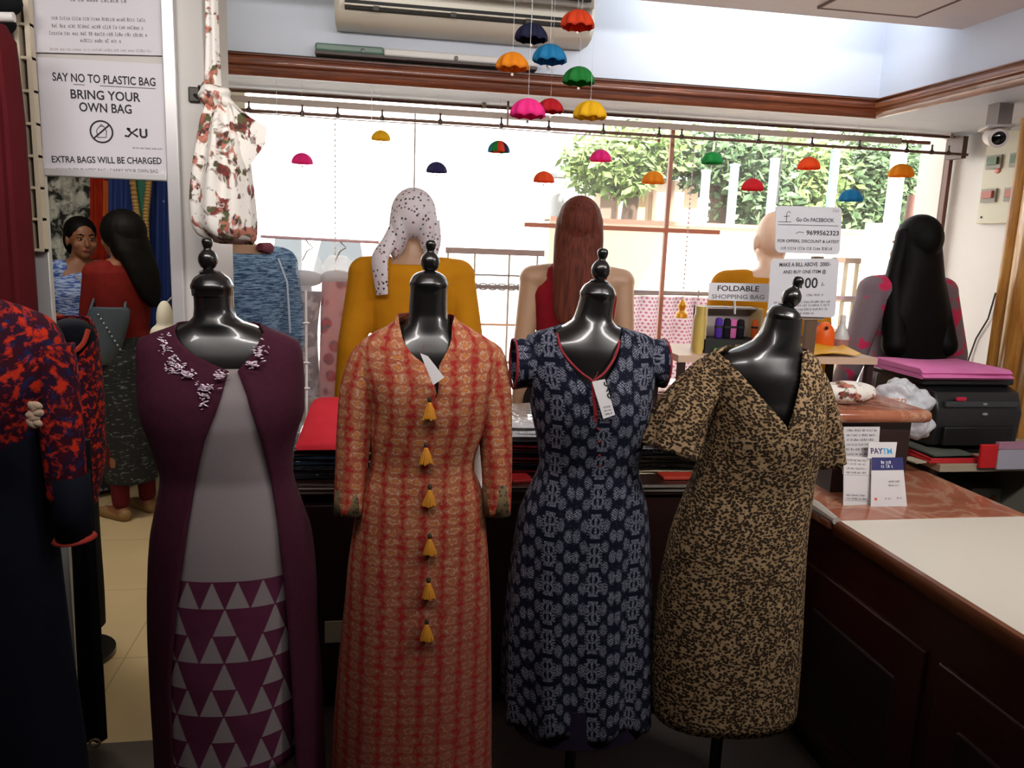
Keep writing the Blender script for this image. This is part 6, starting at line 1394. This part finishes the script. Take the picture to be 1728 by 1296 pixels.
for px in (755, 800, 858, 905, 1070, 1180, 1300): 
    x = P(px, 480, YR).x; mk('baluster', MB().cyl((x, YR, -.3), (x, YR, P(px, 424 if px < 920 else 490, YR).z), .006, n=8), M('#8a7a70', .5, .3), t)
# far-right rear: cream wall and slatted gate near the shop
t = thing('slatted_gate', (P(1430, 480, 5.6).x, 5.6, -.3), 'brown slatted gate in front of the cream wall, behind the black-haired mannequin', 'gate')
a, b = P(1412, 400, 5.6), P(1475, 560, 5.6)
for y in (440, 505, 560): z = P(1440, y, 5.6).z; mk('rail', MB().bb((a.x, 5.57, z-.02), (b.x+.3, 5.63, z+.02)), M('#6a5040', .7), t)
for k in range(6): x = a.x+.09*k; mk('slat', MB().bb((x, 5.59, -.3), (x+.025, 5.61, P(1440, 436, 5.6).z)), M('#9a8a74', .7), t)
# cars far left, mostly burnt out by the light
def car(label, px0, px1, pyt, Y, colr):
    a = P(px0, 420, Y); b = P(px1, 420, Y); L = b.x-a.x; z1 = P((px0+px1)/2, pyt, Y).z; t = thing('parked_van', ((a.x+b.x)/2, Y, -.3), label, 'van'); g = -.3; hh = z1-g
    out = [(0, .25), (.02, .5), (.1, .58), (.22, .62), (.33, .96), (.42, 1), (.7, .99), (.8, .9), (.9, .66), (.99, .6), (1, .28), (.97, .2), (.03, .2)]
    mb = MB(); mb.loft([[V((a.x+L*u, y, g+hh*(v_-e))) for u, v_ in out] for y, e in ((Y-.05, .03), (Y, 0), (Y+1.5, 0), (Y+1.55, .03))]); mk('body', mb, M(colr, .3), t, sharp=30)
    for u0, u1, s in ((.33, .5, 0), (.54, .8, 0)): mk('window', MB().prism([V((a.x+L*(u0+(.02 if u0 < .4 else 0)), Y-.06, g+hh*.68)), V((a.x+L*u1, Y-.06, g+hh*.68)), V((a.x+L*(u1-(.03 if u1 > .7 else 0)), Y-.06, g+hh*.93)), V((a.x+L*(u0+.05), Y-.06, g+hh*.93))], (0, .02, 0)), M('#50555a', .1), t)
    for u in (.2, .8): mk('wheel', MB().lathe((a.x+L*u, Y-.06, g+.3), (0, 1, 0), [(0, .12), (.01, .28), (.05, .3), (.2, .3), (.21, .25)], 24), M('#1c1c1c', .7), t)
car('white van parked across the street, seen between the floral bag and the dotted headscarf', 322, 690, 384, 10.0, '#eceff0')
t = thing('pink_net', (P(1130, 560, 4.0).x, 4.0, 0), 'pink dotted sheer fabric hung outside beyond the red dress mannequin', 'fabric')
mb = MB(); a, b = P(1048, 498, 4.05), P(1215, 498, 4.05); zb = P(1120, 640, 4.05).z; n = 40
rowsn = [[V((a.x+(b.x-a.x)*i/n, 4.05+.02*math.sin(i*.9), z)) for i in range(n+1)] for z in (a.z, zb)]
mb.loft(rowsn, False, False, False)
def netc():
    x, y, z, v = obj3(); d = ab(fr(x*42.0+fl(z*52.0)*.5)-.5)+ab(fr(z*52.0)-.5); return mixc(step(d, .36, .1), '#cf5aa4', '#fbeef5')
nm_ = PM('pink_net', netc, .8); mk('net', mb, nm_, t, solid=.002)
mk('hanging_rod', MB().cyl(a+V((0, 0, .005)), b+V((0, 0, .005)), .006), M('#6a4a44', .5), t)
for x in (a.x, b.x): mk('upright', MB().cyl((x, 4.05, -.3), (x, 4.05, a.z), .006), M('#8a6a64', .5), t)
c = P(1540, 400, 4.3); t = thing('cone_post', (c.x, 4.3, -.3), 'brown tapering post outside, its tip just above the black hair', 'post'); tip = P(1541, 329, 4.3)
mk('post', MB().cyl((c.x, 4.3, -.3), tip, .17, .028), M('#6a463c', .6), t); mk('foot', MB().bb((c.x-.16, 4.14, -.3), (c.x+.16, 4.46, -.26)), M('#4a3430', .6), t)
c = P(1590, 300, 5.2); t = thing('bamboo_fence', (c.x, 5.2, -.3), 'pale slatted bamboo fence at the right end of the window', 'fence')
for k in range(9): x = P(1552, 300, 5.2).x+.06*k; mk('slat', MB().bb((x, 5.19, -.3), (x+.03, 5.21, P(1580, 272, 5.2).z+.02*(k % 2))), M('#cdbfae', .7), t)
for y in (320, 370): z = P(1580, y, 5.2).z; mk('rail', MB().bb((P(1548, 300, 5.2).x, 5.21, z-.012), (P(1552, 300, 5.2).x+.56, 5.225, z+.012)), M('#b5a58e', .7), t)
c = P(1578, 355, 5.15); t = thing('notice_plate', (c.x, 5.16, P(1578, 390, 5.15).z), 'small white notice plate with red marks on the bamboo fence', 'plate'); mk('plate', MB().bb((c.x-.05, 5.165, P(1578, 390, 5.15).z), (c.x+.06, 5.175, P(1578, 343, 5.15).z)), M('#e8e8ea', .5), t)
mb = MB()
for k in range(4): mb.bb((c.x+.02, 5.16, c.z-.08+.035*k), (c.x+.055, 5.166, c.z-.068+.035*k))
mk('marks', mb, M('#a04048', .6), t)
c = P(1478, 430, 5.4); t = thing('pale_curtain', (c.x, 5.45, -.3), 'pale green-white cloth hanging left of the black-haired mannequin', 'cloth'); mb = MB(); a, b = P(1462, 376, 5.45), P(1506, 376, 5.45)
mb.loft([[V((a.x+(b.x-a.x)*.5+(b.x-a.x)*.5*math.cos(q), 5.45+.05*math.sin(q)*(1+.3*math.sin(7*q)), z)) for q in [2*PI*k/40 for k in range(40)]] for z in (-.3, a.z)]); mk('cloth', mb, M('#c4d4cc', .8), t, sharp=80)
